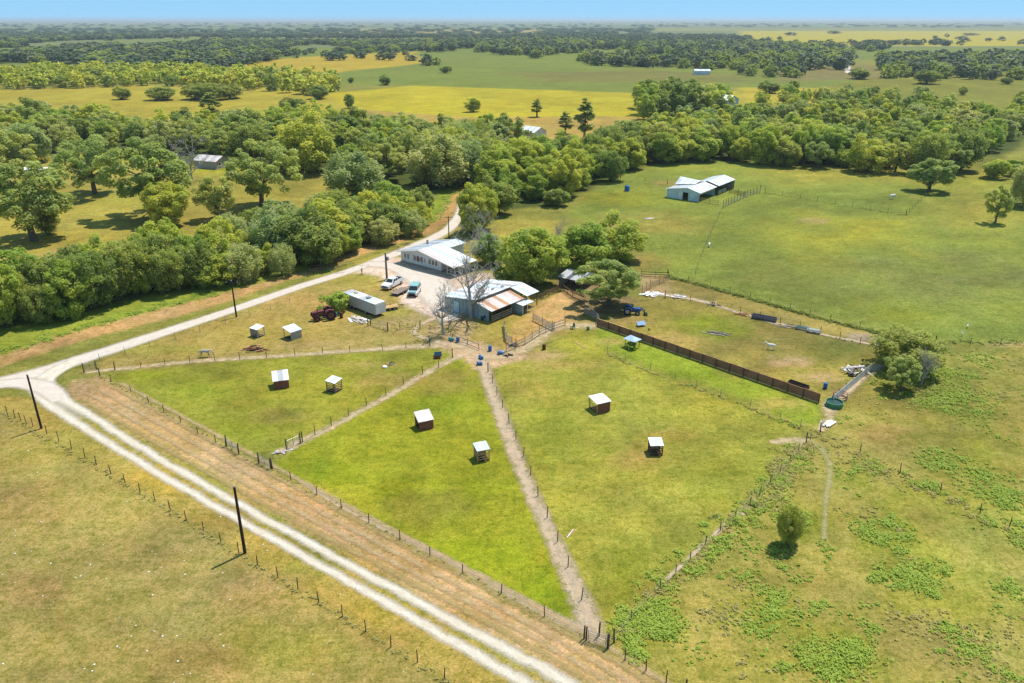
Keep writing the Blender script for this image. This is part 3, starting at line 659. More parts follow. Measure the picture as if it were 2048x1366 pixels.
SINGLE = [
    # farmyard
    (968, 462, 372, 66, 'round', 'leafy green tree right behind the roadside end of the white house', 0),
    (978, 528, 462, 58, 'willow', 'thin grey-green tree between the white house and the barn', 1),
    (1066, 566, 452, 118, 'round', 'rounded grey-green tree standing behind the tin-roofed barn', 0),
    (1172, 545, 440, 104, 'round', 'dense bright green tree, left one of the tall pair behind the barn pens', 1),
    (1234, 522, 424, 96, 'round', 'tall dark green tree, right one of the pair at the pasture edge', 2),
    (1216, 612, 516, 116, 'pecan', 'wide leafy tree spreading over the blue tractor beside the pens', 1),
    (942, 468, 362, 62, 'round', 'slender green tree at the roadside just past the white house', 1),
    (992, 428, 352, 70, 'oak', 'dark round tree behind the slender roadside tree', 0),
    (1112, 412, 374, 46, 'shrub', 'small ball-shaped dark shrub at the edge of the barn pasture', 2),
    (1222, 362, 298, 58, 'oak', 'dark compact tree at the left end of the long wood by the barn pasture', 1),
    (1858, 383, 317, 78, 'pecan', 'lone spreading tree with an open shadow in the barn pasture', 0),
    (1990, 446, 370, 44, 'pecan', 'thin leaning small tree in the right-hand pasture', 1),
    (2046, 412, 326, 70, 'willow', 'grey-green tree cut by the right edge of the picture', 0),
    (1818, 738, 666, 122, 'oak', 'big bushy bright green tree at the end of the hedge fence', 1),
    (1800, 780, 714, 62, 'pecan', 'sparse brownish-grey tree in front of the bushy green one', 0),
    (1574, 1086, 1006, 54, 'oak', 'small dark upright tree alone in the rough grass at lower right', 1),
    (1006, 566, 530, 44, 'shrub', 'yellow-green bush behind the barn roof', 1),
    (985, 532, 498, 40, 'shrub', 'grey-green bush on the lawn behind the white house', 0),
    (1030, 548, 512, 36, 'shrub', 'dark bush left of the rounded tree behind the barn', 2),
    (1988, 356, 316, 48, 'shrub', 'leafy shrub in the bright corner right of the long wood', 0),
    (2030, 352, 318, 46, 'shrub', 'bright shrub at the right edge below the long wood', 1),
    (672, 622, 583, 54, 'shrub', 'bright green drooping shrub between the red tractor and the box trailer', 1),
    # park on the left
    (68, 482, 322, 150, 'pecan', 'large open-crowned pecan with a pale leaning trunk at the left edge', 0),
    (99, 468, 410, 46, 'oak', 'small dark multi-stemmed tree beside the large pecan', 1),
    (190, 388, 268, 130, 'pecan', 'tall pecan with a bare grey trunk in the left park', 2),
    (312, 432, 272, 148, 'pecan', 'huge leafy pecan casting a long shadow in the left park', 1),
    (346, 452, 362, 78, 'round', 'smaller leafy tree snug against the huge pecan', 0),
    (436, 440, 352, 70, 'pecan', 'airy light green tree midway along the left park', 0),
    (524, 412, 280, 134, 'pecan', 'broad grey-green pecan in the middle of the left park', 2),
    (712, 398, 298, 104, 'willow', 'rounded pale green tree above the roadside belt', 1),
    (604, 345, 220, 120, 'round', 'tall dark tree at the back of the left park clearing', 2),
    (880, 372, 262, 116, 'willow', 'drooping grey-green tree where the road enters the woods', 1),
    (936, 368, 278, 78, 'willow', 'drooping tree leaning over the road at the wood edge', 0),
    (14, 372, 250, 110, 'pecan', 'leafy pecan at the far left behind the large one', 1),
    # open fields
    (1168, 284, 195, 36, 'poplar', 'tall slender tree standing alone in the tan field', 0),
    (1074, 234, 197, 22, 'poplar', 'narrow young tree left of the tall slender one in the yellow field', 0),
    (1130, 268, 222, 26, 'poplar', 'thin young tree just beside the tall slender one', 0),
    (947, 224, 194, 30, 'round', 'small bushy tree alone in the bright yellow field', 1),
    (701, 217, 187, 20, 'oak', 'narrow reddish-dark tree at the edge of the yellow field', 1),
    (771, 170, 149, 22, 'oak', 'dark round oak alone on the dull green field', 0),
    (702, 166, 154, 12, 'oak', 'tiny dark oak left of the lone round one on the green field', 1),
    (891, 146, 131, 22, 'oak', 'dark flat oak near the wood on the green field', 1),
    (246, 199, 171, 32, 'oak', 'leftmost round oak in the pale yellow field', 0),
    (328, 200, 173, 54, 'oak', 'low spreading oak in the pale yellow field', 1),
    (392, 199, 166, 48, 'oak', 'dark oak at the left of a clump of three in the yellow field', 0),
    (428, 200, 164, 56, 'oak', 'widest oak in the middle of the clump of three in the yellow field', 1),
    (460, 198, 167, 42, 'oak', 'oak at the right of the clump of three in the yellow field', 0),
    (640, 198, 170, 40, 'oak', 'dark oak near the right end of the pale yellow field', 1),
    (586, 222, 193, 44, 'oak', 'round oak at the front of the pale yellow field', 0),
    (425, 240, 184, 36, 'poplar', 'tall narrow tree at the gap between the field and the left woods', 0),
    (1926, 190, 172, 18, 'oak', 'small dark tree alone in the far right green field', 1),
    (1853, 168, 138, 44, 'oak', 'broad dark oak at the edge of the far right woods', 0),
    (2012, 168, 154, 24, 'oak', 'flat-topped oak at the far right field edge', 1),
    (1538, 186, 160, 40, 'oak', 'dark oak beside the dirt yard beyond the right woods', 0),
    (1588, 182, 160, 20, 'oak', 'narrow dark tree right of the oak by the dirt yard', 1),
    (1718, 158, 134, 38, 'oak', 'dark round tree beside the far white road', 0),
]
for (px, py, top, w, kind, lab, ix) in SINGLE: T(px, py, top, w, kind, lab, idx=ix)
# bare dead trees
T(942, 636, 428, 130, 'dead', 'tall bare grey dead tree in front of the tin-roofed barn', idx=0, rz=0.4)
T(888, 668, 556, 90, 'dead', 'low many-stemmed bare tree beside the trampled path', idx=2, rz=1.2)
T(1112, 535, 428, 84, 'dead', 'ghostly bare tree between the green trees behind the barn', idx=1, rz=2.2)
T(962, 500, 404, 84, 'dead', 'bleached bare tree behind the white house', idx=1, rz=4.0)
T(384, 362, 246, 80, 'dead', 'pale bare tree in the left woods clearing', idx=0, rz=5.0)
T(1842, 770, 694, 60, 'dead', 'bare grey branches beside the bushy hedge-end tree', idx=2, rz=3.0)

def scatter(pts_px, spacing, seed, nmax=9999, jit=0.0):
    pw = poly_w(pts_px); r = random.Random(seed); out = []
    lo, hi = pw.min(0), pw.max(0); cell = spacing; grid = {}
    tries = int((hi[0] - lo[0]) * (hi[1] - lo[1]) / spacing ** 2 * 14)
    xs = np.array([[r.uniform(lo[0], hi[0]), r.uniform(lo[1], hi[1])] for _ in range(min(tries, 400000))])
    if not len(xs): return out
    xs = xs[sdist(xs[:, 0], xs[:, 1], pw) > 0]
    for x, y in xs:
        k = (int(x // cell), int(y // cell)); ok = True
        for i in (-1, 0, 1):
            for j in (-1, 0, 1):
                for q in grid.get((k[0] + i, k[1] + j), ()):
                    if (q[0] - x) ** 2 + (q[1] - y) ** 2 < spacing ** 2: ok = False
        if ok:
            grid.setdefault(k, []).append((x, y)); out.append((x, y))
            if len(out) >= nmax: break
    return out

placed = []
def grove(pts_px, spacing, seed, kinds, hr, ratio, label, group, nmax=999):
    r = random.Random(seed)
    for (x, y) in scatter(pts_px, spacing, seed, nmax):
        k = r.choice(kinds); h = r.uniform(*hr); w = h * r.uniform(*ratio)
        placed.append((k, (x, y, 0), w, h, label, group))

# roadside belt
grove([(-70, 672), (60, 656), (130, 640), (200, 614), (262, 598), (350, 586), (430, 580), (430, 540), (340, 548), (240, 568), (140, 594), (60, 618), (-70, 646)], 3.9, 3, ['round', 'round', 'elm', 'oak'], (6.5, 13), (0.6, 0.85),
      'belt along the lower left road', 'belt of trees along the lower left road')
grove([(430, 582), (500, 570), (560, 556), (640, 530), (760, 490), (862, 462), (862, 440), (800, 428), (720, 436), (620, 452), (560, 470), (480, 496), (430, 520)], 5.0, 4, ['round', 'willow', 'oak', 'willow', 'elm', 'round'], (6, 12.5), (0.7, 1.0),
      'belt opposite the white house', 'belt of trees opposite the white house')
# right of the road, in front of the woods
grove([(985, 405), (1100, 405), (1190, 372), (1190, 340), (1090, 330), (990, 350)], 6.6, 5, ['round', 'elm', 'oak', 'round'], (8, 15), (0.7, 0.9),
      'grove by the road bend', 'grove between the road bend and the barn pasture')
# front rows of the long wood at the top of the barn pasture
grove([(1190, 352), (1300, 331), (1380, 322), (1500, 326), (1600, 336), (1750, 347), (1850, 352), (1925, 346), (1925, 318), (1700, 312), (1500, 298), (1300, 302), (1190, 325)], 8.0, 6, ['oak', 'round', 'elm', 'pecan', 'oak', 'round'], (7, 15), (0.75, 1.0),
      'wood above the barn pasture', 'front rows of the wood above the barn pasture')
# left woods, front rows
grove([(-60, 336), (100, 330), (240, 300), (400, 318), (560, 338), (650, 345), (760, 368), (880, 372), (880, 330), (700, 306), (560, 296), (400, 292), (250, 280), (-60, 285)], 10.0, 8, ['pecan', 'oak', 'round', 'pecan', 'willow', 'round'], (7, 16), (0.8, 1.05),
      'woods behind the left park', 'front rows of the woods behind the left park')
grove([(880, 372), (930, 372), (990, 345), (990, 310), (930, 300), (860, 318)], 7.0, 9, ['willow', 'oak', 'round'], (11, 15), (0.7, 0.9),
      'wood where the road disappears', 'wood where the road disappears')
placed.sort(key=lambda t: t[1][1])
LOOK = {'oak': 'dark green', 'pecan': 'open olive-green', 'round': 'bright green', 'elm': 'yellow-green', 'willow': 'grey-green'}
def nth(n): return '%d%s' % (n, 'th' if 10 <= n % 100 <= 20 else {1: 'st', 2: 'nd', 3: 'rd'}.get(n % 10, 'th'))
count = {}
for t in sorted(placed[:245], key=lambda t: t[1][0] / t[1][1]):
    k = (t[5], t[0]); count[k] = count.get(k, 0) + 1
    plant(*t[:4], '%s %s tree from the left in the %s' % (nth(count[k]), LOOK[t[0]], t[4]), t[5])
rest = [t for t in placed[245:]]

# woods farther off: one mass each, instanced on points
def woods(name, label, items, lms):
    """items: list of (x, y, w, h)"""
    coll = bpy.data.collections.new(name + '_kinds')
    for i, p in enumerate(lms):
        o = bpy.data.objects.new('%02d_' % i + name, p); coll.objects.link(o)
    pts = np.array([(x, y, 0) for x, y, *_ in items], np.float32)
    me = bpy.data.meshes.new(name); me.vertices.add(len(pts)); me.vertices.foreach_set('co', pts.ravel())
    r = np.random.default_rng(len(pts))
    def at(n, t, v, key='value'):
        a = me.attributes.new(n, t, 'POINT'); a.data.foreach_set(key, np.ascontiguousarray(v).ravel())
    at('rot', 'FLOAT_VECTOR', np.stack([np.zeros(len(pts)), np.zeros(len(pts)), r.uniform(0, 6.28, len(pts))], 1).astype(np.float32), 'vector')
    at('scl', 'FLOAT_VECTOR', np.array([(i[2] / 10, i[2] / 10, i[3] / 10) for i in items], np.float32), 'vector')
    at('pick', 'INT', r.integers(0, len(lms), len(pts)).astype(np.int32))
    me.update()
    o = link(name, me); tag(o, label, kind='stuff')
    ng = bpy.data.node_groups.new(name, 'GeometryNodeTree')
    ng.interface.new_socket('Geometry', in_out='INPUT', socket_type='NodeSocketGeometry'); ng.interface.new_socket('Geometry', in_out='OUTPUT', socket_type='NodeSocketGeometry')
    gi, go = ng.nodes.new('NodeGroupInput'), ng.nodes.new('NodeGroupOutput')
    ci = ng.nodes.new('GeometryNodeCollectionInfo'); ci.inputs[0].default_value = coll; ci.inputs[1].default_value = True; ci.inputs[2].default_value = True
    m2p = ng.nodes.new('GeometryNodeMeshToPoints')
    iop = ng.nodes.new('GeometryNodeInstanceOnPoints'); iop.inputs['Pick Instance'].default_value = True
    def named(n, t):
        a = ng.nodes.new('GeometryNodeInputNamedAttribute'); a.data_type = t; a.inputs[0].default_value = n; return a.outputs[0]
    ng.links.new(gi.outputs[0], m2p.inputs[0]); ng.links.new(m2p.outputs[0], iop.inputs['Points']); ng.links.new(ci.outputs[0], iop.inputs['Instance'])
    ng.links.new(named('pick', 'INT'), iop.inputs['Instance Index']); ng.links.new(named('rot', 'FLOAT_VECTOR'), iop.inputs['Rotation']); ng.links.new(named('scl', 'FLOAT_VECTOR'), iop.inputs['Scale'])
    ng.links.new(iop.outputs[0], go.inputs[0])
    md = o.modifiers.new('scatter', 'NODES'); md.node_group = ng
    return o

def far_tree(seed, lm, nleaf, leaf, W=5.0, z0=-1.0, z1=10.0):
    r = np.random.default_rng(seed)
    c, nrm, var, cs, rs = crown_points(r, W * 1.05, z0, z1, 60, nleaf, 'dome')
    v, f = leaf_quads(c, nrm, leaf, r)
    me = mesh_np('crown', v, f, lm, var)
    return me
MIDM = {k: [far_tree(s + 7 * i, lm, 4200, 0.44) for i in range(2)] for k, s, lm in (('oak', 101, L_OAK), ('pecan', 102, L_PECAN), ('round', 103, L_BRIGHT), ('elm', 104, L_YELLOW), ('willow', 105, L_WILLOW))}
FAR = {'dark': [far_tree(201 + i, L_FARDARK, 420, 1.25) for i in range(3)], 'yel': [far_tree(211 + i, L_FARYEL, 420, 1.25) for i in range(3)], 'mid': [far_tree(221 + i, L_OAK, 420, 1.25) for i in range(2)]}

def stand(pts_px, spacing, seed, hr, ratio=(0.9, 1.25), nmax=9000, clear=False):
    r = random.Random(seed); out = []
    for (x, y) in scatter(pts_px, spacing, seed, nmax):
        if clear and float(fbm(np.array(x / 170.0), np.array(y / 420.0), seed)) > 0.10: continue
        h = r.uniform(*hr); out.append((x, y, h * r.uniform(*ratio), h))
    return out

mixed = [m for k in ('oak', 'pecan', 'round', 'elm', 'willow') for m in MIDM[k]]
woods('woods', 'mixed green woods filling the ground behind the front rows of trees',
      [(t[1][0], t[1][1], t[2], t[3]) for t in rest]
      + stand([(-400, 300), (-60, 290), (250, 282), (400, 292), (560, 296), (700, 308), (880, 332), (940, 312), (880, 284), (700, 262), (560, 250), (430, 264), (350, 284), (200, 254), (0, 240), (-400, 235)], 9.5, 31, (9, 15))
      + stand([(1190, 325), (1300, 303), (1500, 298), (1700, 312), (1925, 318), (1990, 300), (2060, 262), (1950, 236), (1820, 226), (1700, 214), (1600, 226), (1500, 240), (1420, 250), (1320, 256), (1260, 285)], 9.5, 32, (8, 13))
      + stand([(1285, 240), (1440, 236), (1440, 210), (1290, 212)], 10, 33, (13, 20))
      + stand([(950, 300), (1030, 305), (1030, 285), (960, 282)], 9, 34, (9, 14))
      + stand([(1490, 214), (1640, 218), (1720, 205), (1880, 224), (1880, 206), (1740, 192), (1600, 200), (1500, 206)], 13, 36, (7, 12))
      + stand([(2000, 262), (2300, 280), (2300, 215), (2040, 215)], 11, 35, (9, 14)), mixed)
woods('yellow_woods', 'sunlit yellow-green wood beyond the pale yellow field',
      stand([(-400, 184), (20, 180), (300, 172), (500, 180), (640, 192), (680, 184), (660, 168), (560, 158), (380, 150), (150, 148), (-400, 152)], 12, 41, (9, 14)), FAR['yel'] + FAR['yel'] + FAR['mid'][:1])
woods('far_forest', 'dark blue-green forest stretching across the far left',
      stand([(-900, 152), (0, 150), (360, 148), (480, 132), (560, 118), (480, 100), (480, 78), (-900, 72)], 17, 42, (9, 15), (1.5, 2.3), clear=True)
      + stand([(440, 118), (850, 102), (860, 84), (480, 84)], 19, 43, (8, 12), (1.4, 2.2), clear=True), FAR['dark'] + FAR['mid'][:1])
woods('far_wood', 'dark woods across the middle distance beyond the green field',
      stand([(850, 132), (1078, 130), (1080, 112), (1180, 104), (1180, 84), (850, 84)], 17, 44, (10, 16), (1.1, 1.5), clear=True)
      + stand([(1120, 118), (1260, 134), (1300, 134), (1420, 140), (1560, 140), (1690, 140), (1700, 110), (1560, 92), (1180, 84), (1120, 96)], 17, 45, (10, 16), (1.1, 1.5), clear=True)
      + stand([(1480, 152), (1600, 156), (1610, 142), (1480, 140)], 15, 46, (8, 13), (1.0, 1.4))
      + stand([(1770, 156), (2300, 166), (2300, 112), (1760, 118)], 16, 47, (10, 15), (1.1, 1.5))
      + stand([(1170, 130), (1310, 137), (1310, 126), (1170, 118)], 14, 49, (10, 15), (1.0, 1.4))
      + stand([(1370, 98), (1560, 98), (1760, 104), (1780, 96), (1360, 88)], 22, 48, (9, 14), (1.2, 1.6)), FAR['dark'] + FAR['mid'])
line = []
r_ = random.Random(5)
for (x0, x1, y0, y1, n) in [(-300, 1380, 70, 78, 420), (500, 1080, 72, 77, 240), (-300, 1300, 58, 69, 420), (-300, 2400, 46, 55, 420), (1700, 1900, 88, 92, 30), (1100, 1500, 74, 82, 260), (1500, 2100, 66, 92, 22), (400, 860, 122, 108, 26)]:
    for _ in range(n):
        b_ = P(r_.uniform(x0, x1), r_.uniform(y0, y1)); h_ = r_.uniform(8, 13); line.append((b_.x, b_.y, h_ * r_.uniform(1.3, 2.2) * (1 if b_.y < 2500 else 2.5), h_))
woods('far_tree_lines', 'scattered tree lines on the hazy plain near the horizon', line, FAR['dark'])

# ------------------------------------------------------------------ materials of built things
TIN = mat('white_tin', A(238, 238, 238, k=1.08), 0.45, 0.0, 0.06, 0.5, A(200, 190, 180), 0.35)
TINB = mat('bluish_tin', A(214, 226, 232, k=1.15), 0.4, 0.0, 0.08, 0.5, A(180, 176, 170), 0.35)
TINPINK = mat('pinkish_tin', A(228, 212, 206, k=1.15), 0.5, 0.0, 0.08, 0.6, A(196, 160, 140), 0.5)
TINGREY = mat('grey_tin', A(196, 196, 200, k=1.2), 0.5, 0.0, 0.12, 0.6, A(150, 140, 130), 0.5)
RUST = mat('rusty_tin', A(214, 160, 118, k=1.3), 0.75, 0.0, 0.2, 0.7, A(226, 206, 192), 0.8)
SIDING = mat('grey_siding', A(205, 210, 208, k=1.0), 0.7, 0, 0.08, 0.6)
TEALWALL = mat('teal_metal_wall', A(150, 168, 168, k=1.0), 0.55, 0, 0.12, 0.5, A(110, 120, 120), 0.4)  # teal-grey sheet metal, same on every wall of barn and stall
PALEBLUE = mat('pale_blue_metal', A(186, 204, 212, k=0.9), 0.5, 0, 0.08, 0.4, A(150, 165, 172), 0.4)
GLASS = mat('window_glass', (0.02, 0.025, 0.03), 0.08, 0, 0.2, 1, spec=0.8)
TRIM = mat('white_trim', A(238, 236, 228, k=1.15), 0.6, 0, 0.05, 1)
DARK = mat('dark_interior', (0.02, 0.018, 0.016), 0.9)
CONCRETE = mat('concrete', A(190, 186, 176), 0.9, 0, 0.12, 0.8)
BOARD = mat('weathered_board', A(150, 118, 92, k=1.1), 0.85, 0, 0.3, 2.5, A(190, 170, 150), 0.5)
REDBOARD = mat('reddish_board', A(138, 84, 66, k=1.1), 0.85, 0, 0.3, 2.5, A(180, 140, 110), 0.4)
GREYBOARD = mat('grey_board', A(168, 160, 150, k=1.0), 0.85, 0, 0.25, 2.5, A(120, 112, 100), 0.5)
TANBOARD = mat('tan_board', A(214, 176, 118, k=1.2), 0.85, 0, 0.25, 2.5, A(150, 110, 70), 0.5)
POST = mat('fence_post', A(104, 86, 70, k=1.3), 0.9, 0, 0.35, 3)
STEEL = mat('galvanised_steel', A(186, 188, 188), 0.4, 0.5, 0.15, 2)
WIRE = mat('fence_wire', A(150, 145, 138), 0.5, 0.6, 0.1, 2)
POLE = mat('utility_pole_wood', A(70, 52, 42), 0.9, 0, 0.3, 1.5)
POLEGREY = mat('grey_pole_wood', A(150, 138, 126), 0.9, 0, 0.25, 1.5)
CAR_WHITE = mat('white_paint', A(240, 240, 240, k=1.1), 0.25, 0, 0.04, 1, spec=0.6)
TEAL = mat('teal_paint', A(150, 200, 200, k=1.3), 0.35, 0, 0.06, 1, spec=0.5)
BLUE = mat('blue_paint', A(50, 96, 150, k=1.1), 0.35, 0, 0.12, 2, spec=0.5)
BLUEPLASTIC = mat('blue_plastic', A(48, 134, 206), 0.4, 0, 0.12, 3, A(30, 80, 130), 0.4)
AQUA = mat('aqua_plastic', A(70, 178, 190), 0.45, 0, 0.1, 3)
GREENPLASTIC = mat('green_plastic', A(70, 150, 110), 0.45, 0, 0.15, 2)
MAROON = mat('maroon_paint', A(140, 70, 70), 0.6, 0, 0.25, 2, A(176, 120, 100), 0.6)
TYRE = mat('tyre_rubber', (0.02, 0.02, 0.02), 0.9, 0, 0.2, 3)
RIM = mat('rim_metal', A(200, 200, 200), 0.4, 0.3, 0.1, 3)
ORANGE = mat('orange_rust_paint', A(212, 122, 70), 0.7, 0, 0.25, 3)
WHITEPL = mat('white_plastic', A(240, 240, 236, k=1.08), 0.5, 0, 0.06, 2)
FENCEBROWN = mat('brown_fence_panel', A(136, 98, 74, k=0.8), 0.8, 0, 0.18, 0.8, A(110, 70, 56), 0.5)
CHROME = mat('chrome', A(210, 210, 214), 0.2, 0.8, 0.05, 2)
LAMP = mat('lamp_glass', A(236, 232, 214), 0.2, 0, 0.05, 2)
HIDE = mat('pale_hide', A(226, 214, 198), 0.8, 0, 0.1, 2, A(180, 150, 120), 0.4)

def sheet_roof(parent, q, n, mats, rib=0.32, lift=0.035, name='roof_sheet'):
    """tin roof: quad q = eave0, eave1, ridge1, ridge0 (local), split along the eave into n ribbed sheets"""
    e0, e1, r1, r0 = [Vector(p) for p in q]
    nrm = (e1 - e0).cross(r0 - e0).normalized()
    if nrm.z < 0: nrm = -nrm
    out = []
    for i in range(n):
        a, b = i / n, (i + 1) / n
        w = (e1 - e0).length / n; k = max(2, int(round(w / rib)))
        mb = MB(); vs = []; prof = []
        for j in range(k):
            s0 = j / k; dd = 1.0 / k
            prof += [(s0, 0), (s0 + dd * 0.55, 0), (s0 + dd * 0.68, 1), (s0 + dd * 0.87, 1)]
        prof.append((1.0, 0))
        top = 0.006 * (i % 2)
        for (t, u) in prof:
            s = a + (b - a) * t * 0.995
            p, r = e0.lerp(e1, s), r0.lerp(r1, s)
            vs += [p + nrm * (lift * u + top), r + nrm * (lift * u + top), p - nrm * 0.03, r - nrm * 0.03]
        m = len(prof); fs = []
        for j in range(m - 1):
            o = 4 * j; fs += [(o, o + 4, o + 5, o + 1), (o + 2, o + 3, o + 7, o + 6), (o, o + 2, o + 6, o + 4), (o + 1, o + 5, o + 7, o + 3)]
        fs += [(0, 1, 3, 2), (4 * m - 4, 4 * m - 2, 4 * m - 1, 4 * m - 3)]
        mb.add(vs, fs)
        out.append(mb.build(name, mats[i % len(mats)], parent))
    return out

def wall_poly(parent, p0, d, poly, t, m, name='wall'):
    """vertical wall: poly of (s, z) along direction d from p0 (local 2D), thickness t inward (to the left of d)"""
    p0, d = Vector(p0), Vector(d).normalized(); nrm = Vector((-d.y, d.x))
    n = len(poly); vs = []
    for k in (0, t):
        for s, z in poly:
            q = p0 + d * s + nrm * k; vs.append((q.x, q.y, z))
    fs = [tuple(range(n)), tuple(range(2 * n - 1, n - 1, -1))] + [(i, i + n, (i + 1) % n + n, (i + 1) % n) for i in range(n)]
    return MB().add(vs, fs).build(name, m, parent)

def window(parent, p0, d, s0, s1, z0, z1, shutter=None, name='window'):
    """framed sash standing proud of a wall that runs along d from p0; outward is right of d"""
    p0, d = Vector(p0), Vector(d).normalized(); out = Vector((d.y, -d.x))
    def pt(s, z, k): q = p0 + d * s + out * k; return Vector((q.x, q.y, z))
    def blk(a0, a1, b0, b1, k0, k1, mb):
        vs = [pt(s, z, k) for k in (k0, k1) for (s, z) in ((a0, b0), (a1, b0), (a1, b1), (a0, b1))]
        mb.add(vs, [(0, 1, 2, 3), (7, 6, 5, 4), (0, 4, 5, 1), (1, 5, 6, 2), (2, 6, 7, 3), (3, 7, 4, 0)])
    mb = MB(); f = 0.10
    blk(s0, s1, z0, z0 + f, 0, 0.06, mb); blk(s0, s1, z1 - f, z1, 0, 0.06, mb); blk(s0, s0 + f, z0 + f, z1 - f, 0, 0.06, mb); blk(s1 - f, s1, z0 + f, z1 - f, 0, 0.06, mb)
    w = mb.build(name, TRIM, parent)
    g = MB(); blk(s0 + f, s1 - f, z0 + f, z1 - f, 0.004, 0.02, g); g.build('pane', GLASS, w)
    mb = MB(); blk(s0 - 0.06, s1 + 0.06, z0 - 0.07, z0, 0, 0.10, mb); mb.build('sill', TRIM, w)
    if shutter:
        for (a, b) in ((s0 - 0.36, s0 - 0.03), (s1 + 0.03, s1 + 0.36)):
            mb = MB(); blk(a, b, z0, z1, 0, 0.04, mb); mb.build('shutter', shutter, w)
    return w

def posts(parent, pts, h, r, m, name='post'):
    for i, (x, y) in enumerate(pts):
        hh = h[i] if hasattr(h, '__len__') else h
        MB().tube([(0, 0, -0.1), (0, 0, hh)], r, 6).build(name, m, parent, (x, y, 0))

# ------------------------------------------------------------------ white house by the driveway
def house():
    a = math.radians(-39.5)
    o = thing('house', 'white farmhouse with a pale tin roof and a corner porch by the gravel driveway', 'house', (-24.67, 165.45, 0), a)
    L, RX, W1, W2, DB = 0.0, 6.4, 12.4, 16.9, 11.0
    MB().box(-0.05, W1 + 0.05, -0.05, 6.05, 0, 0.45).box(-0.05, 8.8, 6.05, DB + 0.05, 0, 0.45).build('foundation', CONCRETE, o)
    def rz(x): return 2.62 + (x + 0.5) * 0.2 if x < RX else 4.0 - (x - RX) * 0.16
    wall_poly(o, (0, 0), (1, 0), [(0, 0.45), (W1, 0.45), (W1, rz(W1) - 0.06), (RX, 3.92), (0, rz(0) - 0.06)], 0.15, SIDING)
    wall_poly(o, (0, DB), (0, -1), [(0, 0.45), (DB, 0.45), (DB, rz(0) - 0.09), (0, rz(0) - 0.09)], 0.15, SIDING)
    wall_poly(o, (W1, 0), (0, 1), [(0.16, 0.45), (6, 0.45), (6, rz(W1) - 0.09), (0.16, rz(W1) - 0.09)], 0.15, SIDING)
    wall_poly(o, (W1, 6), (-1, 0), [(0, 0.45), (3.7, 0.45), (3.7, rz(8.7) - 0.08), (0, rz(W1) - 0.08)], 0.15, SIDING)
    wall_poly(o, (8.7, 6.01), (0, 1), [(0, 0.45), (5, 0.45), (5, rz(8.7) - 0.09), (0, rz(8.7) - 0.09)], 0.15, SIDING)
    wall_poly(o, (8.55, DB), (-1, 0), [(0, 0.45), (8.4, 0.45), (8.4, rz(0) - 0.08), (2.1, 3.9), (0, rz(8.6) - 0.08)], 0.15, SIDING)
    for z in (0.9, 1.35, 1.8, 2.25):                     # lap lines of the siding
        MB().box(0.02, W1 - 0.02, -0.018, -0.001, z, z + 0.05).build('lap', SIDING, o)
    for (s0, s1, sh) in ((1.0, 1.75, None), (1.95, 2.7, None), (4.4, 5.1, MAROON), (5.75, 6.45, MAROON), (7.3, 7.8, None), (8.6, 9.5, None), (9.6, 10.5, None), (10.6, 11.5, None)):
        window(o, (0, -0.02), (1, 0), s0, s1, 1.15, 2.35, sh)
    window(o, (W1 + 0.0, 0), (0, 1), 3.6, 4.8, 1.15, 2.3)
    dr = MB().box(W1 + 0.003, W1 + 0.06, 1.4, 2.35, 0.46, 2.5).build('door', TRIM, o)
    MB().box(W1 + 0.061, W1 + 0.1, 2.18, 2.26, 1.4, 1.48).build('handle', CHROME, dr)
    n = 11
    sheet_roof(o, [(-0.5, -0.8, 2.62), (-0.5, DB + 0.5, 2.62), (RX, DB + 0.5, 4.0), (RX, -0.8, 4.0)], n, [TINGREY, TINGREY, TINB])
    sheet_roof(o, [(17.2, -1.1, rz(17.2)), (17.2, 6.2, rz(17.2)), (RX, 6.2, 4.0), (RX, -0.8, 4.0)], 7, [TINPINK, TIN, TIN, TINB, TIN, TIN, TIN])
    sheet_roof(o, [(9.1, 6.2, rz(9.1)), (9.1, DB + 0.5, rz(9.1)), (RX, DB + 0.5, 4.0), (RX, 6.2, 4.0)], 5, [TINB, TIN])
    MB().bar((RX, -0.8, 4.04), (RX, DB + 0.5, 4.04), 0.35, 0.05).build('ridge_cap', TIN, o)
    MB().bar((-0.52, -0.84, 2.56), (RX, -0.84, 3.92), 0.05, 0.16).bar((RX, -0.86, 3.92), (17.2, -1.15, 2.2), 0.05, 0.16).build('bargeboard', TRIM, o)
    MB().box(W1 + 0.02, 16.9, -0.4, 6.0, 0, 0.22).build('porch_deck', CONCRETE, o)
    posts(o, [(16.7, -0.3), (16.7, 2.0), (16.7, 4.2), (16.7, 5.9), (14.5, -0.3), (14.5, 5.9)], 2.3, 0.07, TRIM, 'porch_post')
    for (x0, y0, x1, y1) in ((14.5, -0.3, 16.7, -0.3), (16.7, -0.3, 16.7, 2.0), (16.7, 4.2, 16.7, 5.9)):
        MB().bar((x0, y0, 1.05), (x1, y1, 1.05), 0.06).bar((x0, y0, 0.4), (x1, y1, 0.4), 0.05).build('porch_rail', TRIM, o)
    MB().box(2.0, 2.3, 6, 6.4, 3.0, 4.1).build('vent_pipe', STEEL, o)
    # porch clutter, things of their own
    for k, (x, y, w, m, nm, lab) in enumerate([(13.6, 0.6, 0.8, BOARD, 'crate', 'brown wooden crate on the house porch'), (15.6, 1.6, 0.7, DARK, 'bin', 'black storage bin on the house porch'), (15.8, 4.8, 0.6, TINB, 'cooler', 'pale ice chest on the house porch corner')]):
        q = o.matrix_basis @ Vector((x, y, 0.225))
        c = thing(nm, lab, nm, q, a)
        MB().box(-w / 2, w / 2, -0.3, 0.3, 0, w * 0.7, ch=0.02).build('body', m, c); MB().box(-w / 2 - 0.02, w / 2 + 0.02, -0.32, 0.32, w * 0.7, w * 0.7 + 0.06, ch=0.01).build('lid', m, c)
house()

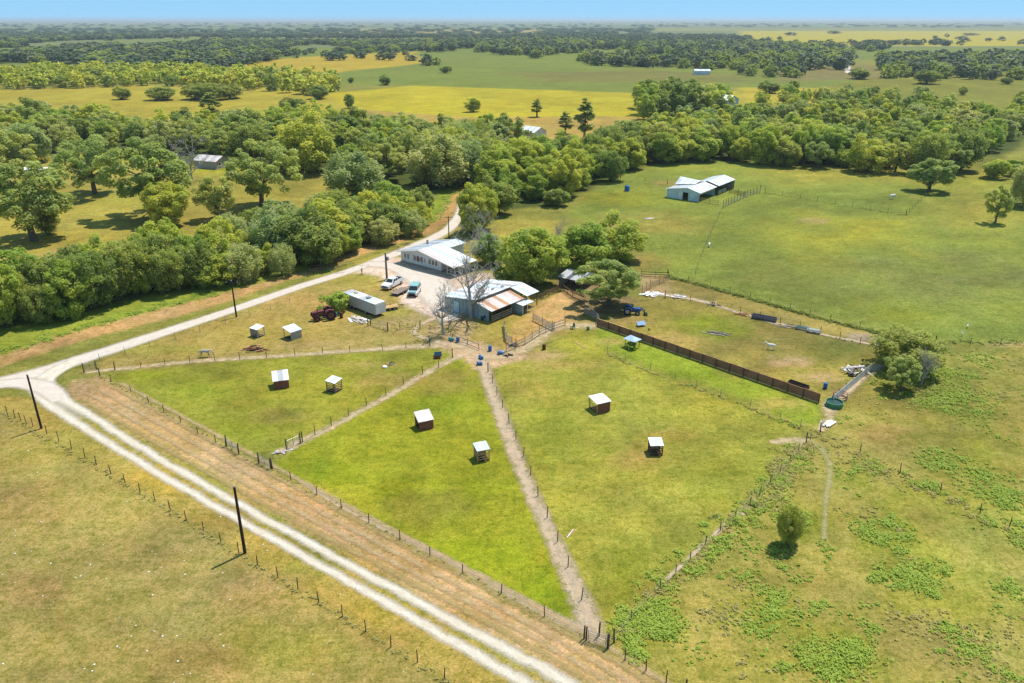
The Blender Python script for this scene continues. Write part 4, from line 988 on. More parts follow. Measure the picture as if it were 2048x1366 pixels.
# ------------------------------------------------------------------ tin-roofed barn in the yard
def barn():
    a = math.radians(-40)
    o = thing('barn', 'low barn with a wide pale tin roof and a rusty lean-to in the yard', 'barn', (-8.13, 131.54, 0), a)
    def za(x): return 2.55 + (x + 6.2) * 0.135
    wall_poly(o, (-6, 0.3), (1, 0), [(0, 0), (8.2, 0), (8.2, za(2.2) - 0.07), (0, za(-6) - 0.07)], 0.1, TEALWALL)
    wall_poly(o, (2.3, 0.3), (1, 0), [(0, 0), (2.6, 0), (2.6, 2.45), (0, 2.95)], 0.1, TEALWALL)
    wall_poly(o, (-6, 12.5), (0, -1), [(0, 0), (12.1, 0), (12.1, za(-6) - 0.1), (0, za(-6) - 0.1)], 0.1, TEALWALL)
    wall_poly(o, (2.2, 12.5), (-1, 0), [(0, 0), (8.1, 0), (8.1, za(-5.9) - 0.07), (0, za(2.2) - 0.07)], 0.1, TEALWALL)
    wall_poly(o, (2.2, 0.42), (0, 1), [(0, 0), (12, 0), (12, za(2.2) - 0.1), (0, za(2.2) - 0.1)], 0.1, TEALWALL, 'inner_wall')
    for k in range(9): MB().bar((-5.9 + k * 0.9, 0.265, 0.02), (-5.9 + k * 0.9, 0.265, za(-5.9 + k * 0.9) - 0.12), 0.06, 0.05).build('batten', TEALWALL, o)
    sheet_roof(o, [(-6.5, -0.3, za(-6.5)), (-6.5, 12.9, za(-6.5)), (2.4, 12.9, za(2.4)), (2.4, -0.3, za(2.4))], 12, [TIN, TINB, TIN, TINGREY, TIN, TIN])
    sheet_roof(o, [(6.0, -0.1, 2.3), (6.0, 9.3, 2.3), (2.42, 9.3, 3.12), (2.42, -0.1, 3.12)], 9, [TINPINK, RUST, TINPINK, TINPINK, RUST, TIN, TINPINK])
    sheet_roof(o, [(6.4, 9.35, 2.75), (6.4, 13.0, 2.75), (2.42, 13.0, 3.62), (2.42, 9.35, 3.62)], 4, [TIN, TINB, TIN])
    MB().box(2.36, 2.41, -0.1, 12.8, 3.14, za(2.36) - 0.06).build('clerestory', GLASS, o)
    posts(o, [(5.7, 0.2), (5.7, 3.0), (5.7, 6.0), (5.7, 9.1)], [2.3] * 4, 0.09, POST)
    posts(o, [(6.1, 9.6), (6.1, 12.7)], [2.72] * 2, 0.09, POST)
    for k, (y0, y1) in enumerate(((0.3, 2.9), (3.1, 5.9))):
        for z in (0.4, 0.8, 1.2): MB().bar((5.7, y0, z), (5.7, y1, z), 0.05, 0.12).build('rail', GREYBOARD, o)
    d = MB().box(-3.6, -2.3, 0.19, 0.28, 0.02, 2.1).build('door', PALEBLUE, o); MB().box(-2.5, -2.42, 0.14, 0.19, 1.0, 1.12).build('handle', STEEL, d)
    for k in (0, 1, 2): MB().box(-0.2 + k * 0.5, 0.15 + k * 0.5, 4 + k * 2.2, 4.5 + k * 2.2, za(k * 0.5) - 0.02, za(k * 0.5) + 0.28, ch=0.03).build('roof_vent', STEEL, o)
barn()

# small white-roofed stall in front of the barn
def stall():
    o = thing('stall', 'small open stall with a bluish tin roof on white posts beside the barn', 'shed', P(1043, 622), math.radians(-40))
    posts(o, [(-1.4, -1.3), (1.4, -1.3), (1.4, 1.3), (-1.4, 1.3), (1.4, 0)], [2.0, 1.85, 1.85, 2.0, 1.85], 0.07, WHITEPL)
    sheet_roof(o, [(1.7, -1.6, 1.85), (1.7, 1.6, 1.85), (-1.7, 1.6, 2.1), (-1.7, -1.6, 2.1)], 3, [TIN, TINB])
    wall_poly(o, (-1.4, -1.36), (1, 0), [(0, 0), (2.8, 0), (2.8, 1.7), (0, 1.85)], 0.05, TEALWALL)
    wall_poly(o, (-1.45, 1.3), (0, -1), [(0, 0), (2.6, 0), (2.6, 1.9), (0, 1.9)], 0.05, TEALWALL)
stall()
def lean_to():
    o = thing('lean_to', 'dark grey lean-to with a sagging tin roof under the trees behind the pens', 'shed', P(1150, 572), math.radians(-35))
    posts(o, [(-2.6, -1.8), (0, -1.8), (2.6, -1.8), (-2.6, 1.8), (2.6, 1.8)], [2.0, 2.0, 2.0, 2.6, 2.6], 0.09, POST)
    sheet_roof(o, [(-3, -2.2, 2.0), (3, -2.2, 2.0), (3, 2.2, 2.65), (-3, 2.2, 2.65)], 6, [TINGREY, TINGREY, mat('slate_tin', A(110, 118, 128), 0.5, 0, 0.2, 1)])
    wall_poly(o, (2.6, 1.9), (-1, 0), [(0, 0), (5.2, 0), (5.2, 2.5), (0, 2.5)], 0.06, GREYBOARD)
    wall_poly(o, (-2.65, 1.8), (0, -1), [(0, 0), (3.6, 0), (3.6, 1.95), (0, 2.5)], 0.06, GREYBOARD)
lean_to()

# ------------------------------------------------------------------ far barn in the pasture
def far_barn():
    o = thing('barn', 'long pale blue metal barn with a white roof in the far pasture', 'barn', (46.98, 232.89, 0), math.radians(-36.9))
    def z1(x): return 2.7 + x * 0.16 if x < 6.7 else 3.77 - (x - 6.7) * 0.28
    wall_poly(o, (0, 0), (1, 0), [(0, 0), (5.2, 0), (5.2, z1(5.2) - 0.06), (0, z1(0) - 0.06)], 0.12, PALEBLUE)
    wall_poly(o, (7.0, 0), (1, 0), [(0, 0), (3.5, 0), (3.5, z1(10.5) - 0.06), (0, z1(7.0) - 0.06)], 0.12, PALEBLUE)
    wall_poly(o, (5.22, 0), (1, 0), [(0, 2.3), (1.76, 2.3), (1.76, z1(7) - 0.07), (1.48, z1(6.7) - 0.07), (0, z1(5.2) - 0.07)], 0.12, PALEBLUE, 'door_header')
    wall_poly(o, (0, 11.5), (0, -1), [(0, 0), (11.3, 0), (11.3, 2.6), (0, 2.6)], 0.12, PALEBLUE)
    wall_poly(o, (10.4, 11.5), (-1, 0), [(0, 0), (10.2, 0), (10.2, 2.6), (0, 2.6)], 0.12, PALEBLUE)
    MB().box(10.35, 10.44, 0.2, 11.3, 1.9, 2.55).build('eave_wall', GREYBOARD, o)
    sd = MB().box(3.9, 5.2, -0.1, -0.03, 0.05, 2.35).build('sliding_door', TRIM, o)
    MB().box(4.95, 5.05, -0.14, -0.1, 1.0, 1.3).build('handle', STEEL, sd)
    MB().box(0.4, 3.4, -0.1, -0.03, 0.05, 2.2).build('sliding_door', PALEBLUE, o)
    MB().bar((0, -0.08, 2.72), (6.7, -0.08, 3.72), 0.06, 0.14).bar((6.7, -0.09, 3.72), (10.8, -0.09, 2.58), 0.06, 0.14).build('bargeboard', mat('slate_trim', A(110, 130, 140), 0.6), o)
    sheet_roof(o, [(-0.5, -0.3, z1(-0.5)), (-0.5, 12, z1(-0.5)), (6.7, 12, 3.77), (6.7, -0.3, 3.77)], 9, [TIN, TINB, TINPINK])
    sheet_roof(o, [(10.9, -0.3, z1(10.9)), (10.9, 12, z1(10.9)), (6.7, 12, 3.77), (6.7, -0.3, 3.77)], 9, [TIN, TINB, TIN, TINPINK])
    # raised cross gable
    wall_poly(o, (0.2, 12.4), (0, -1), [(0, 2.65), (6.2, 2.65), (3.1, 4.9)], 0.1, PALEBLUE, 'gable')
    sheet_roof(o, [(-0.3, 5.9, 3.1), (6.4, 5.9, 3.9), (6.4, 9.3, 4.4), (-0.3, 9.3, 5.0)], 6, [TINB, TIN])
    sheet_roof(o, [(-0.3, 12.7, 3.1), (6.4, 12.7, 3.9), (6.4, 9.3, 4.4), (-0.3, 9.3, 5.0)], 6, [TIN, TINB])
    # rear wing on posts
    sheet_roof(o, [(3.6, 12.2, 3.0), (3.6, 25.2, 3.0), (7.6, 25.2, 4.0), (7.6, 12.2, 4.0)], 10, [TINB, TIN])
    sheet_roof(o, [(11.4, 12.2, 2.9), (11.4, 25.2, 2.9), (7.6, 25.2, 4.0), (7.6, 12.2, 4.0)], 10, [TIN, TINB, TIN])
    posts(o, [(11.1, y) for y in (12.6, 16, 19, 22, 25)], 2.9, 0.1, POST); posts(o, [(3.9, y) for y in (16, 20, 25)], 3.0, 0.1, POST)
    wall_poly(o, (4.0, 25), (0, -1), [(0, 0), (12.4, 0), (12.4, 2.95), (0, 2.95)], 0.1, GREYBOARD)
    wall_poly(o, (11.1, 25.02), (-1, 0), [(0, 0), (7, 0), (7, 2.9), (3.5, 3.85), (0, 2.8)], 0.1, GREYBOARD)
    for y0, y1 in ((12.8, 15.9), (16.1, 18.9)):
        for z in (0.4, 0.8, 1.2): MB().bar((11.1, y0, z), (11.1, y1, z), 0.05, 0.14).build('rail', TRIM, o)
far_barn()

# ------------------------------------------------------------------ distant buildings
def cottage(px, py, w, d, h, rh, rz, wallm, roofm, label, name='house', open_front=False):
    o = thing(name, label, name, P(px, py), rz)
    MB().prism([(-w / 2, 0), (w / 2, 0), (w / 2, h), (0, h + rh - 0.12), (-w / 2, h)], -d / 2, d / 2).build('wall', wallm, o)
    sheet_roof(o, [(-w / 2 - 0.4, -d / 2 - 0.4, h - 0.05), (-w / 2 - 0.4, d / 2 + 0.4, h - 0.05), (0, d / 2 + 0.4, h + rh), (0, -d / 2 - 0.4, h + rh)], 6, roofm, rib=0.6)
    sheet_roof(o, [(w / 2 + 0.4, -d / 2 - 0.4, h - 0.05), (w / 2 + 0.4, d / 2 + 0.4, h - 0.05), (0, d / 2 + 0.4, h + rh), (0, -d / 2 - 0.4, h + rh)], 6, roofm, rib=0.6)
    window(o, (-w / 2, -d / 2 - 0.01), (1, 0), w * 0.15, w * 0.35, 1.0, 2.2); window(o, (w / 2 + 0.01, -d / 2), (0, 1), d * 0.2, d * 0.35, 1.0, 2.2); window(o, (w / 2 + 0.01, -d / 2), (0, 1), d * 0.6, d * 0.75, 1.0, 2.2)
    MB().box(w * 0.1, w * 0.1 + 1.0, -d / 2 - 0.06, -d / 2 - 0.005, 0.02, 2.1).build('door', TRIM, o)
    return o
cottage(1066, 285, 7.5, 9, 5.0, 1.9, 0.75, SIDING, [TIN, TINB], 'tall white house with a tin roof at the edge of the tan field')
cottage(425, 334, 7, 10, 2.8, 1.5, 1.2, GREYBOARD, [TINPINK, TINGREY], 'grey-roofed cottage half hidden in the left woods')
cottage(388, 284, 6, 12, 3.2, 1.5, 1.45, SIDING, [TIN, TIN], 'white-roofed building behind the pale bare tree')
cottage(583, 274, 6, 8, 4.5, 1.8, 0.9, SIDING, [TIN], 'white roof peeping from the trees behind the left park')
cottage(1450, 234, 9, 9, 9.5, 2.2, 0.6, SIDING, [TIN], 'white roof just above the trees in the right woods')
cottage(1403, 149, 8, 15, 3.6, 1.4, 1.5, PALEBLUE, [TIN, TINB], 'long white shed on the far brown yard', 'shed')
cottage(1314, 129, 8, 11, 4, 2, 1.3, SIDING, [TIN], 'white farmhouse at the edge of the far dark woods')
cottage(78, 350, 3, 9, 2.2, 0.5, 1.6, SIDING, [TIN], 'low white shed in the left park behind the pecans', 'shed')

# ------------------------------------------------------------------ field shelters
def shelter(corners, z, label, roofm, wallm, walls, frame=BOARD, rails=(), floor=None):
    """corners: photo pixels of the roof corners in order round; z heights of those corners"""
    q = [P(x, y, h) for (x, y), h in zip(corners, z)]
    cen = sum((Vector((p.x, p.y, 0)) for p in q), Vector()) / 4
    ex = ((q[1] - q[0]) + (q[2] - q[3])) * 0.5; rz = math.atan2(ex.y, ex.x)
    w = math.hypot(ex.x, ex.y); ey = ((q[3] - q[0]) + (q[2] - q[1])) * 0.5; d = abs(-math.sin(rz) * ey.x + math.cos(rz) * ey.y)
    sgn = 1 if (-math.sin(rz) * ey.x + math.cos(rz) * ey.y) > 0 else -1
    o = thing('field_shelter', label, 'shelter', cen, rz, 'field shelters in the paddocks')
    w, d = max(1.7, min(w, 3.2)), max(1.7, min(d, 3.2))
    hz = {(-1, -sgn): z[0], (1, -sgn): z[1], (1, sgn): z[2], (-1, sgn): z[3]}
    def zz(i, j): return hz[(i, j)]
    hw, hd = w / 2, d / 2
    sheet_roof(o, [(-hw, -hd, zz(-1, -1)), (hw, -hd, zz(1, -1)), (hw, hd, zz(1, 1)), (-hw, hd, zz(-1, 1))], 3, roofm, rib=0.22, lift=0.025)
    a, b = hw * 0.86, hd * 0.86
    def zr(x, y):
        u, v = (x / hw + 1) / 2, (y / hd + 1) / 2
        return (zz(-1, -1) * (1 - u) + zz(1, -1) * u) * (1 - v) + (zz(-1, 1) * (1 - u) + zz(1, 1) * u) * v
    for (x, y) in ((-a, -b), (a, -b), (a, b), (-a, b)):
        MB().bar((x, y, -0.1), (x, y, zr(x, y) - 0.06), 0.10, 0.10, Vector((1, 0, 0))).build('post', frame, o)
    for (x0, y0, x1, y1) in ((-a, -b, a, -b), (-a, b, a, b)):
        MB().bar((x0, y0, zr(x0, y0) - 0.11), (x1, y1, zr(x1, y1) - 0.11), 0.06, 0.10).build('beam', frame, o)
    side = {'f': ((-a, -b - 0.06), (a, -b - 0.06)), 'b': ((-a, b + 0.06), (a, b + 0.06)), 'l': ((-a - 0.06, -b), (-a - 0.06, b)), 'r': ((a + 0.06, -b), (a + 0.06, b))}
    for s in walls:
        (x0, y0), (x1, y1) = side[s]; top = min(zr(x0 * 0.95, y0 * 0.95), zr(x1 * 0.95, y1 * 0.95)) - 0.12; k = max(4, int(top / 0.19))
        for i in range(k):
            zc = 0.10 + i * top / k; j = rnd.uniform(-0.015, 0.015)
            MB().bar((x0, y0, zc + j), (x1, y1, zc - j), 0.025, top / k * 0.9).build('board', wallm, o)
    for s in rails:
        (x0, y0), (x1, y1) = side[s]
        for zc in (0.35, 0.7, 1.02): MB().bar((x0, y0, zc), (x1, y1, zc), 0.03, 0.10).build('rail', frame, o)
    if floor: MB().box(-a, a, -b, b, 0.005, 0.03).build('floor_mat', floor, o)
    return o
SOIL = mat('dark_litter', A(96, 70, 52), 0.95, 0, 0.3, 2)
shelter([(497, 655), (513, 660), (530, 652), (514, 648)], [1.55, 1.55, 1.75, 1.75], 'small grey shelter with a flat whitish roof beside the stack of rusty frames', [TIN, TINB], GREYBOARD, 'l', GREYBOARD, 'fr', SOIL)
shelter([(566, 655), (583, 667), (602, 657), (585, 646)], [1.9, 1.5, 1.5, 1.9], 'shelter with a tilted white roof and a pale boarded side wall', [TIN, TIN, TINB], GREYBOARD, 'r', GREYBOARD, 'b', SOIL)
shelter([(545, 763.5), (577.5, 759.5), (576, 738), (543, 742.5)], [1.35, 1.35, 2.0, 2.0], 'shelter with a grey stripe down its white roof and a dark red wall', [TIN, TINGREY, TIN], REDBOARD, 'frb', REDBOARD, (), SOIL)
shelter([(649, 761), (669, 767), (685, 757), (665, 750.5)], [1.7, 1.6, 1.8, 1.9], 'open slatted shelter with a rumpled white roof in the middle of its paddock', [TIN, TINB, TIN], BOARD, '', BOARD, 'flrb', SOIL)
shelter([(837, 845), (868, 839), (858.5, 817), (827, 824)], [1.35, 1.35, 2.0, 2.0], 'shelter with a pinkish-grey roof and a brown board wall', [TINPINK, TIN, TINPINK], REDBOARD, 'frb', REDBOARD, (), SOIL)
shelter([(955.5, 903), (980.5, 897), (972, 882), (944, 886)], [1.65, 1.65, 1.9, 1.9], 'shelter with a bluish-white roof and orange timber showing inside', [TINB, TIN, TINB], TANBOARD, 'b', TANBOARD, 'flr', SOIL)
shelter([(1178, 794), (1197, 810), (1221, 801), (1203, 783.5)], [1.75, 1.6, 1.6, 1.75], 'shelter with a bright white roof, brown boarded side and open corner', [WHITEPL, TIN, WHITEPL], REDBOARD, 'rb', TANBOARD, 'f', SOIL)
shelter([(1299, 891), (1327, 890), (1324, 875.7), (1298, 875.7)], [1.45, 1.45, 1.7, 1.7], 'small dark-framed shelter with a patched white roof, farthest right of all', [TIN, TINB, TIN], BOARD, 'b', POST, 'flr', SOIL)

# ------------------------------------------------------------------ fences, gates, poles
POSTM = [MB().tube([(0, 0, -0.15), (0.01, 0, 0.7), (0, 0.01, 1.35)], [0.055, 0.05, 0.048], 6).mesh('post', POST), MB().tube([(0, 0, -0.15), (0, 0, 1.3)], [0.045, 0.04], 5).mesh('post', STEEL),
         MB().tube([(0, 0, -0.15), (-0.01, 0, 0.8), (0, 0.02, 1.6)], [0.085, 0.08, 0.075], 7).mesh('post', POST)]
def fence(label, pts_px, spacing=3.2, h=1.0, kind=0, strands=4, exact=False, name='wire_fence', group=None):
    pts = [P(x, y) for x, y in pts_px]
    if not exact:
        out = []
        for a, b in zip(pts[:-1], pts[1:]):
            n = max(1, round((b - a).length / spacing)); out += [a.lerp(b, i / n) for i in range(n)]
        pts = out + [pts[-1]]
    o = thing(name, label, 'fence', pts[0], 0, group)
    rel = [p - pts[0] for p in pts]
    for i, p in enumerate(rel):
        c = link('post', POSTM[2 if i in (0, len(rel) - 1) and kind == 0 else kind], o, p, (rnd.uniform(-.05, .05), rnd.uniform(-.05, .05), rnd.uniform(0, 6)))
        c.scale = (1, 1, h * rnd.uniform(0.92, 1.06))
    for k in range(strands):
        z = (0.25 + 1.0 * k / max(1, strands - 1)) * h
        MB().tube([p + Vector((0.06, 0, z)) for p in rel], 0.007, 3).build('wire', WIRE, o)
    return o

def rail_fence(label, pts_px, spacing=2.4, h=1.25, rails=4, m=GREYBOARD, pm=0, name='rail_fence', bw=0.13):
    pts = [P(x, y) for x, y in pts_px]; out = []
    for a, b in zip(pts[:-1], pts[1:]):
        n = max(1, round((b - a).length / spacing)); out += [a.lerp(b, i / n) for i in range(n)]
    pts = out + [pts[-1]]; o = thing(name, label, 'fence', pts[0]); rel = [p - pts[0] for p in pts]
    for p in rel:
        c = link('post', POSTM[pm], o, p, (rnd.uniform(-.03, .03), rnd.uniform(-.03, .03), rnd.uniform(0, 6))); c.scale = (1, 1, h * rnd.uniform(0.95, 1.1))
    for a, b in zip(rel[:-1], rel[1:]):
        for k in range(rails):
            z = 0.25 + (h - 0.25) * k / max(1, rails - 1); j = rnd.uniform(-.03, .03)
            MB().bar(a + Vector((0, -0.09, z + j)), b + Vector((0, -0.09, z - j)), 0.03, bw).build('rail', m, o)
    return o

def gate(label, a_px, b_px, h=1.25, m=STEEL):
    a, b = P(*a_px), P(*b_px); d = b - a; L = d.length; o = thing('gate', label, 'gate', a, math.atan2(d.y, d.x))
    for x in (-0.12, L + 0.12): link('post', POSTM[2], o, (x, 0, 0))
    for k in range(5): MB().tube([(0.05, 0, 0.2 + (h - 0.2) * k / 4), (L - 0.05, 0, 0.2 + (h - 0.2) * k / 4)], 0.028, 6).build('rail', m, o)
    for x in (0.05, L / 2, L - 0.05): MB().tube([(x, 0, 0.17), (x, 0, h + 0.03)], 0.03, 6).build('upright', m, o)
    return o

fence('wire fence with dark wooden posts along the bottom of the lower gravel track',
      [(-60, 788), (15, 829), (30, 836), (42, 842), (53, 848), (66, 853), (94, 868), (118, 883), (143, 898), (170, 915), (193, 930), (222, 948), (250, 966), (280, 985), (310, 1002), (341, 1021), (373, 1041), (407, 1063), (442, 1085), (478, 1108), (515, 1131), (556, 1155), (596, 1179), (638, 1206), (685, 1234), (732, 1263), (782, 1294), (835, 1325), (889, 1358), (945, 1396)], exact=True, h=1.0)
fence('paddock fence beside the mown tan strip, from the corner gate to the first swing gate', [(200, 752), (222, 763), (262, 784), (298, 806), (328, 824), (362, 846), (396, 868), (432, 886), (452, 893)], exact=True, kind=0, h=0.85)
fence('paddock fence beside the mown tan strip, from the second swing gate to the lower corner',
      [(545, 938), (582, 961), (634, 990), (683, 1017), (738, 1046), (800, 1079), (860, 1112), (925, 1147), (1003, 1187), (1089, 1234), (1168, 1278)], exact=True, kind=0, h=0.9)
fence('short wire fence running from the lower paddock corner out of the picture', [(1216, 1298), (1250, 1320), (1292, 1342), (1332, 1366), (1370, 1388)], exact=True, h=1.0)
fence('wire fence along the dirt path between the drier and the greener paddock', [(230, 740), (282, 735), (330, 730), (380, 726), (430, 722), (480, 719), (533, 716), (590, 711), (645, 707), (700, 704), (765, 701), (812, 697), (860, 692)], exact=True, kind=0, h=0.9, strands=3)
fence('wire fence along the diagonal path climbing to the blue barrels', [(605, 884), (630, 870), (663, 852), (697, 832), (733, 811), (772, 791), (807, 769), (845, 748), (877, 735), (905, 716)], exact=True, h=1.0)
fence('wire fence down the long bare path through the middle of the paddocks',
      [(976, 744), (985, 766), (994, 791), (1005, 816), (1018, 846), (1032, 880), (1047, 913), (1061, 951), (1076, 992), (1094, 1036), (1115, 1084), (1136, 1134), (1163, 1200), (1198, 1272)], exact=True, h=1.05)
fence('low overgrown wire fence between the bright green lane and the right paddock', [(1215, 706), (1250, 722), (1300, 742), (1350, 760), (1392, 775), (1440, 794), (1500, 815), (1560, 838), (1600, 857), (1620, 882)], spacing=3.4, kind=1, strands=3)
fence('weedy wire fence slanting down the right side of the right paddock', [(1612, 886), (1580, 925), (1540, 968), (1500, 1010), (1440, 1062), (1380, 1122), (1320, 1178), (1262, 1240), (1228, 1285)], spacing=3.6, kind=0, h=0.9, strands=3)
fence('overgrown wire fence running to the right edge across the rough grass', [(1640, 866), (1720, 905), (1800, 946), (1880, 985), (1960, 1026), (2080, 1085)], spacing=4, kind=0, strands=3)
fence('wire fence inside the dark weed hedge below the barn pasture', [(1335, 553), (1420, 575), (1500, 597), (1580, 620), (1660, 642), (1780, 672)], spacing=4.5, kind=0, strands=3)
fence('wire fence behind the bushy tree along the dirt track at the right edge', [(1870, 688), (1940, 690), (2000, 690), (2080, 688)], spacing=5, kind=0, strands=3)
fence('old wire fence along the line of scrap beside the right yard', [(1330, 596), (1380, 603), (1425, 612), (1480, 628), (1560, 648), (1640, 668), (1720, 688), (1770, 700)], spacing=4.2, kind=0, strands=3)
fence('thin wire fence along the upper roadside of the dry paddock', [(200, 722), (300, 695), (400, 664), (500, 634), (580, 606), (620, 594)], spacing=5, kind=1, strands=3)
fence('dark fence crossing the barn pasture from the corral to its corner', [(1530, 386), (1600, 397), (1670, 408), (1740, 420), (1812, 431)], spacing=5, kind=0, strands=4, h=1.1)
fence('short wire fence climbing from the pasture fence corner to the lone spreading tree', [(1812, 431), (1835, 408), (1855, 388)], spacing=5, kind=0, strands=3)
fence('pale worn fence line from the corral down to the weed hedge', [(1442, 424), (1425, 460), (1412, 490), (1400, 520), (1390, 552)], spacing=6, kind=1, strands=3)
fence('wire fence along the foot of the long wood', [(1560, 334), (1660, 342), (1760, 350), (1860, 356), (1960, 360)], spacing=8, kind=0, strands=3)
fence('wire fence between the far barn and the wood', [(1240, 362), (1290, 362), (1335, 368)], spacing=6, kind=0, strands=3)
fence('wire fence past the yard poles beside the rusty tractor', [(736, 652), (775, 664), (800, 660), (840, 658)], spacing=3.2, kind=0, strands=3)
gate('dark steel swing gate, upper of the two beside the mown strip', (454, 893), (477, 908))
gate('dark steel swing gate, lower of the two beside the mown strip', (519, 928), (541, 938))
gate('steel gate standing at the foot of the diagonal path', (575, 899), (600, 888))
gate('weathered steel gate at the corner by the road fork', (170, 745), (192, 740))
gate('pale steel gate at the bottom paddock corner', (1175, 1283), (1212, 1296))
gate('see-through mesh gate beside the box trailer', (742, 650), (775, 661), 1.4)
# pens round the barn
rail_fence('double board fence from the blue barrels up to the pens', [(1012, 706), (1050, 690), (1078, 672), (1105, 660), (1130, 652)], rails=3)
rail_fence('open board pen fence in the trampled sand', [(1066, 640), (1085, 650), (1108, 662)], rails=5)
rail_fence('narrow board loading pen beside the barn', [(1008, 652), (1012, 682), (1024, 690)], rails=5)
rail_fence('board pen fence along the back of the sandy pen', [(1062, 606), (1086, 598), (1108, 588), (1122, 582)], rails=4, m=BOARD)
rail_fence('heavy plank fence under the trees behind the sandy pen', [(1126, 582), (1145, 596), (1168, 606)], rails=2, m=BOARD, bw=0.3)
rail_fence('board pen corner where the brown fence begins', [(1168, 628), (1182, 634), (1192, 640), (1198, 650)], rails=5, h=1.5)
rail_fence('pipe pen fence by the pasture corner', [(1284, 588), (1300, 578), (1318, 570), (1336, 560)], rails=5, m=TANBOARD, h=1.3)
rail_fence('dark board fence corner at the top of the weed hedge', [(1282, 554), (1310, 556), (1336, 556)], rails=3, m=POST)
rail_fence('long low board fence from the barn to the trampled path', [(940, 628), (920, 640), (898, 650)], rails=3)
rail_fence('low board fence along the path between barn and paddock', [(905, 682), (935, 690), (958, 700)], rails=2, h=1.0)
rail_fence('pale corrugated-looking panel fence slanting to the scrap heap', [(1664, 806), (1690, 784), (1716, 762), (1742, 740)], rails=5, m=mat('pale_panel', A(214, 210, 204, k=0.95), 0.7), bw=0.2, h=1.1)
rail_fence('board corral fence in front of the far barn', [(1400, 404), (1418, 408), (1436, 411)], rails=3, m=TANBOARD)
rail_fence('post and rail corral running back from the far barn', [(1446, 416), (1462, 408), (1480, 400), (1500, 392), (1520, 384)], rails=3, m=GREYBOARD, pm=2, h=1.3)
rail_fence('dark inner corral fence beside the far barn', [(1458, 386), (1476, 390), (1490, 394)], rails=4, m=POST, pm=2)
# solid brown fence
def brown_fence():
    a, b = P(1196, 652), P(1638, 806); d = b - a; L = d.length; n = 17
    o = thing('panel_fence', 'long solid brown panel fence between the bright green lane and the right yard', 'fence', a, math.atan2(d.y, d.x))
    for i in range(n + 1):
        c = link('post', POSTM[2], o, (L * i / n, -0.14, 0), (0, 0, i)); c.scale = (0.9, 0.9, 0.92)
    for i in range(n):
        h = 1.38 + rnd.uniform(-0.04, 0.04); x0, x1 = L * i / n + 0.004, L * (i + 1) / n - 0.004
        p = MB().box(x0, x1, -0.03, 0.03, 0.16, h).build('panel', FENCEBROWN, o)
        MB().box(x0, x1, -0.07, -0.032, 0.04, 0.16).build('kickboard', TANBOARD, p)
        for k in range(1, 6): MB().box(x0 + (x1 - x0) * k / 6 - 0.015, x0 + (x1 - x0) * k / 6 + 0.015, -0.05, -0.031, 0.18, h - 0.02).build('batten', FENCEBROWN, p)
        MB().box(x0, x1, -0.06, 0.06, h + 0.001, h + 0.05).build('cap', TANBOARD if i < 3 else FENCEBROWN, p)
brown_fence()

def utility_pole(label, base_px, top_py, m=POLE, r=0.16, arm=False, trans=False, lean=(0, 0)):
    b = P(*base_px); h = HT(b, top_py); o = thing('utility_pole', label, 'utility pole', b)
    MB().tube([(0, 0, -0.3), (lean[0] * 0.5, lean[1] * 0.5, h * 0.5), (lean[0], lean[1], h)], [r, r * 0.86, r * 0.7], 10).build('shaft', m, o)
    t = Vector((lean[0], lean[1], h))
    MB().tube([t + Vector((0, 0, 0.0)), t + Vector((0, 0, 0.22))], [0.06, 0.04], 8).build('insulator', WHITEPL, o)
    if arm:
        MB().bar(t + Vector((-1.1, 0.12, -0.35)), t + Vector((1.1, 0.12, -0.35)), 0.09, 0.11).build('crossarm', m, o)
        for x in (-1.0, 1.0): MB().tube([t + Vector((x, 0.12, -0.29)), t + Vector((x, 0.12, -0.1))], [0.05, 0.03], 8).build('insulator', WHITEPL, o)
    if trans: MB().lathe([(0.0, 0), (0.24, 0.02), (0.25, 0.7), (0.2, 0.78), (0.0, 0.8)], 12).build('transformer', STEEL, o, (0.4, 0, h - 1.6))
    return b + t
t1 = utility_pole('dark utility pole beside the road fork at the left edge', (83, 857), 750)
t2 = utility_pole('tall dark utility pole beside the lower fence near the bottom left', (490, 1106), 974, r=0.17)
t3 = utility_pole('thin utility pole standing at the edge of the left road', (473, 634), 562, arm=True)
t4 = utility_pole('thick grey pole at the mouth of the driveway', (774, 559), 506, POLEGREY, 0.24, trans=True)
t5 = utility_pole('utility pole behind the white house by the roadside', (898, 478), 432, arm=True, r=0.14)
def wires(label, a, b, offs, sag=0.8):
    o = thing('power_line', label, 'power line', (a.x, a.y, 0))
    for (x, z) in offs:
        pts = [(a.lerp(b, i / 12) - Vector((a.x, a.y, 0)) + Vector((x, 0.1, z - sag * 4 * (i / 12) * (1 - i / 12)))) for i in range(13)]
        MB().tube(pts, 0.012, 3).build('wire', mat('cable_black', (0.03, 0.03, 0.03), 0.6), o)
wires('power line from the left road pole to the driveway pole', t3, t4, ((-1.0, -0.1), (1.0, -0.1), (0, 0.2)))
wires('power line from the driveway pole to the pole behind the house', t4, t5, ((0, 0.2), (0.6, -0.1)))

def mailbox():
    o = thing('mailbox', 'roadside mailbox on a dark post at the edge of the dry paddock', 'mailbox', P(724, 549))
    MB().box(-0.08, 0.08, -0.08, 0.08, -0.1, 1.05).build('post', POST, o)
    MB().prism([(-0.14, 1.05), (0.14, 1.05), (0.14, 1.2), (0.09, 1.31), (0, 1.35), (-0.09, 1.31), (-0.14, 1.2)], -0.32, 0.32).build('box', STEEL, o)
    MB().box(0.15, 0.17, -0.1, -0.04, 1.15, 1.45).build('flag', MAROON, o)
mailbox()

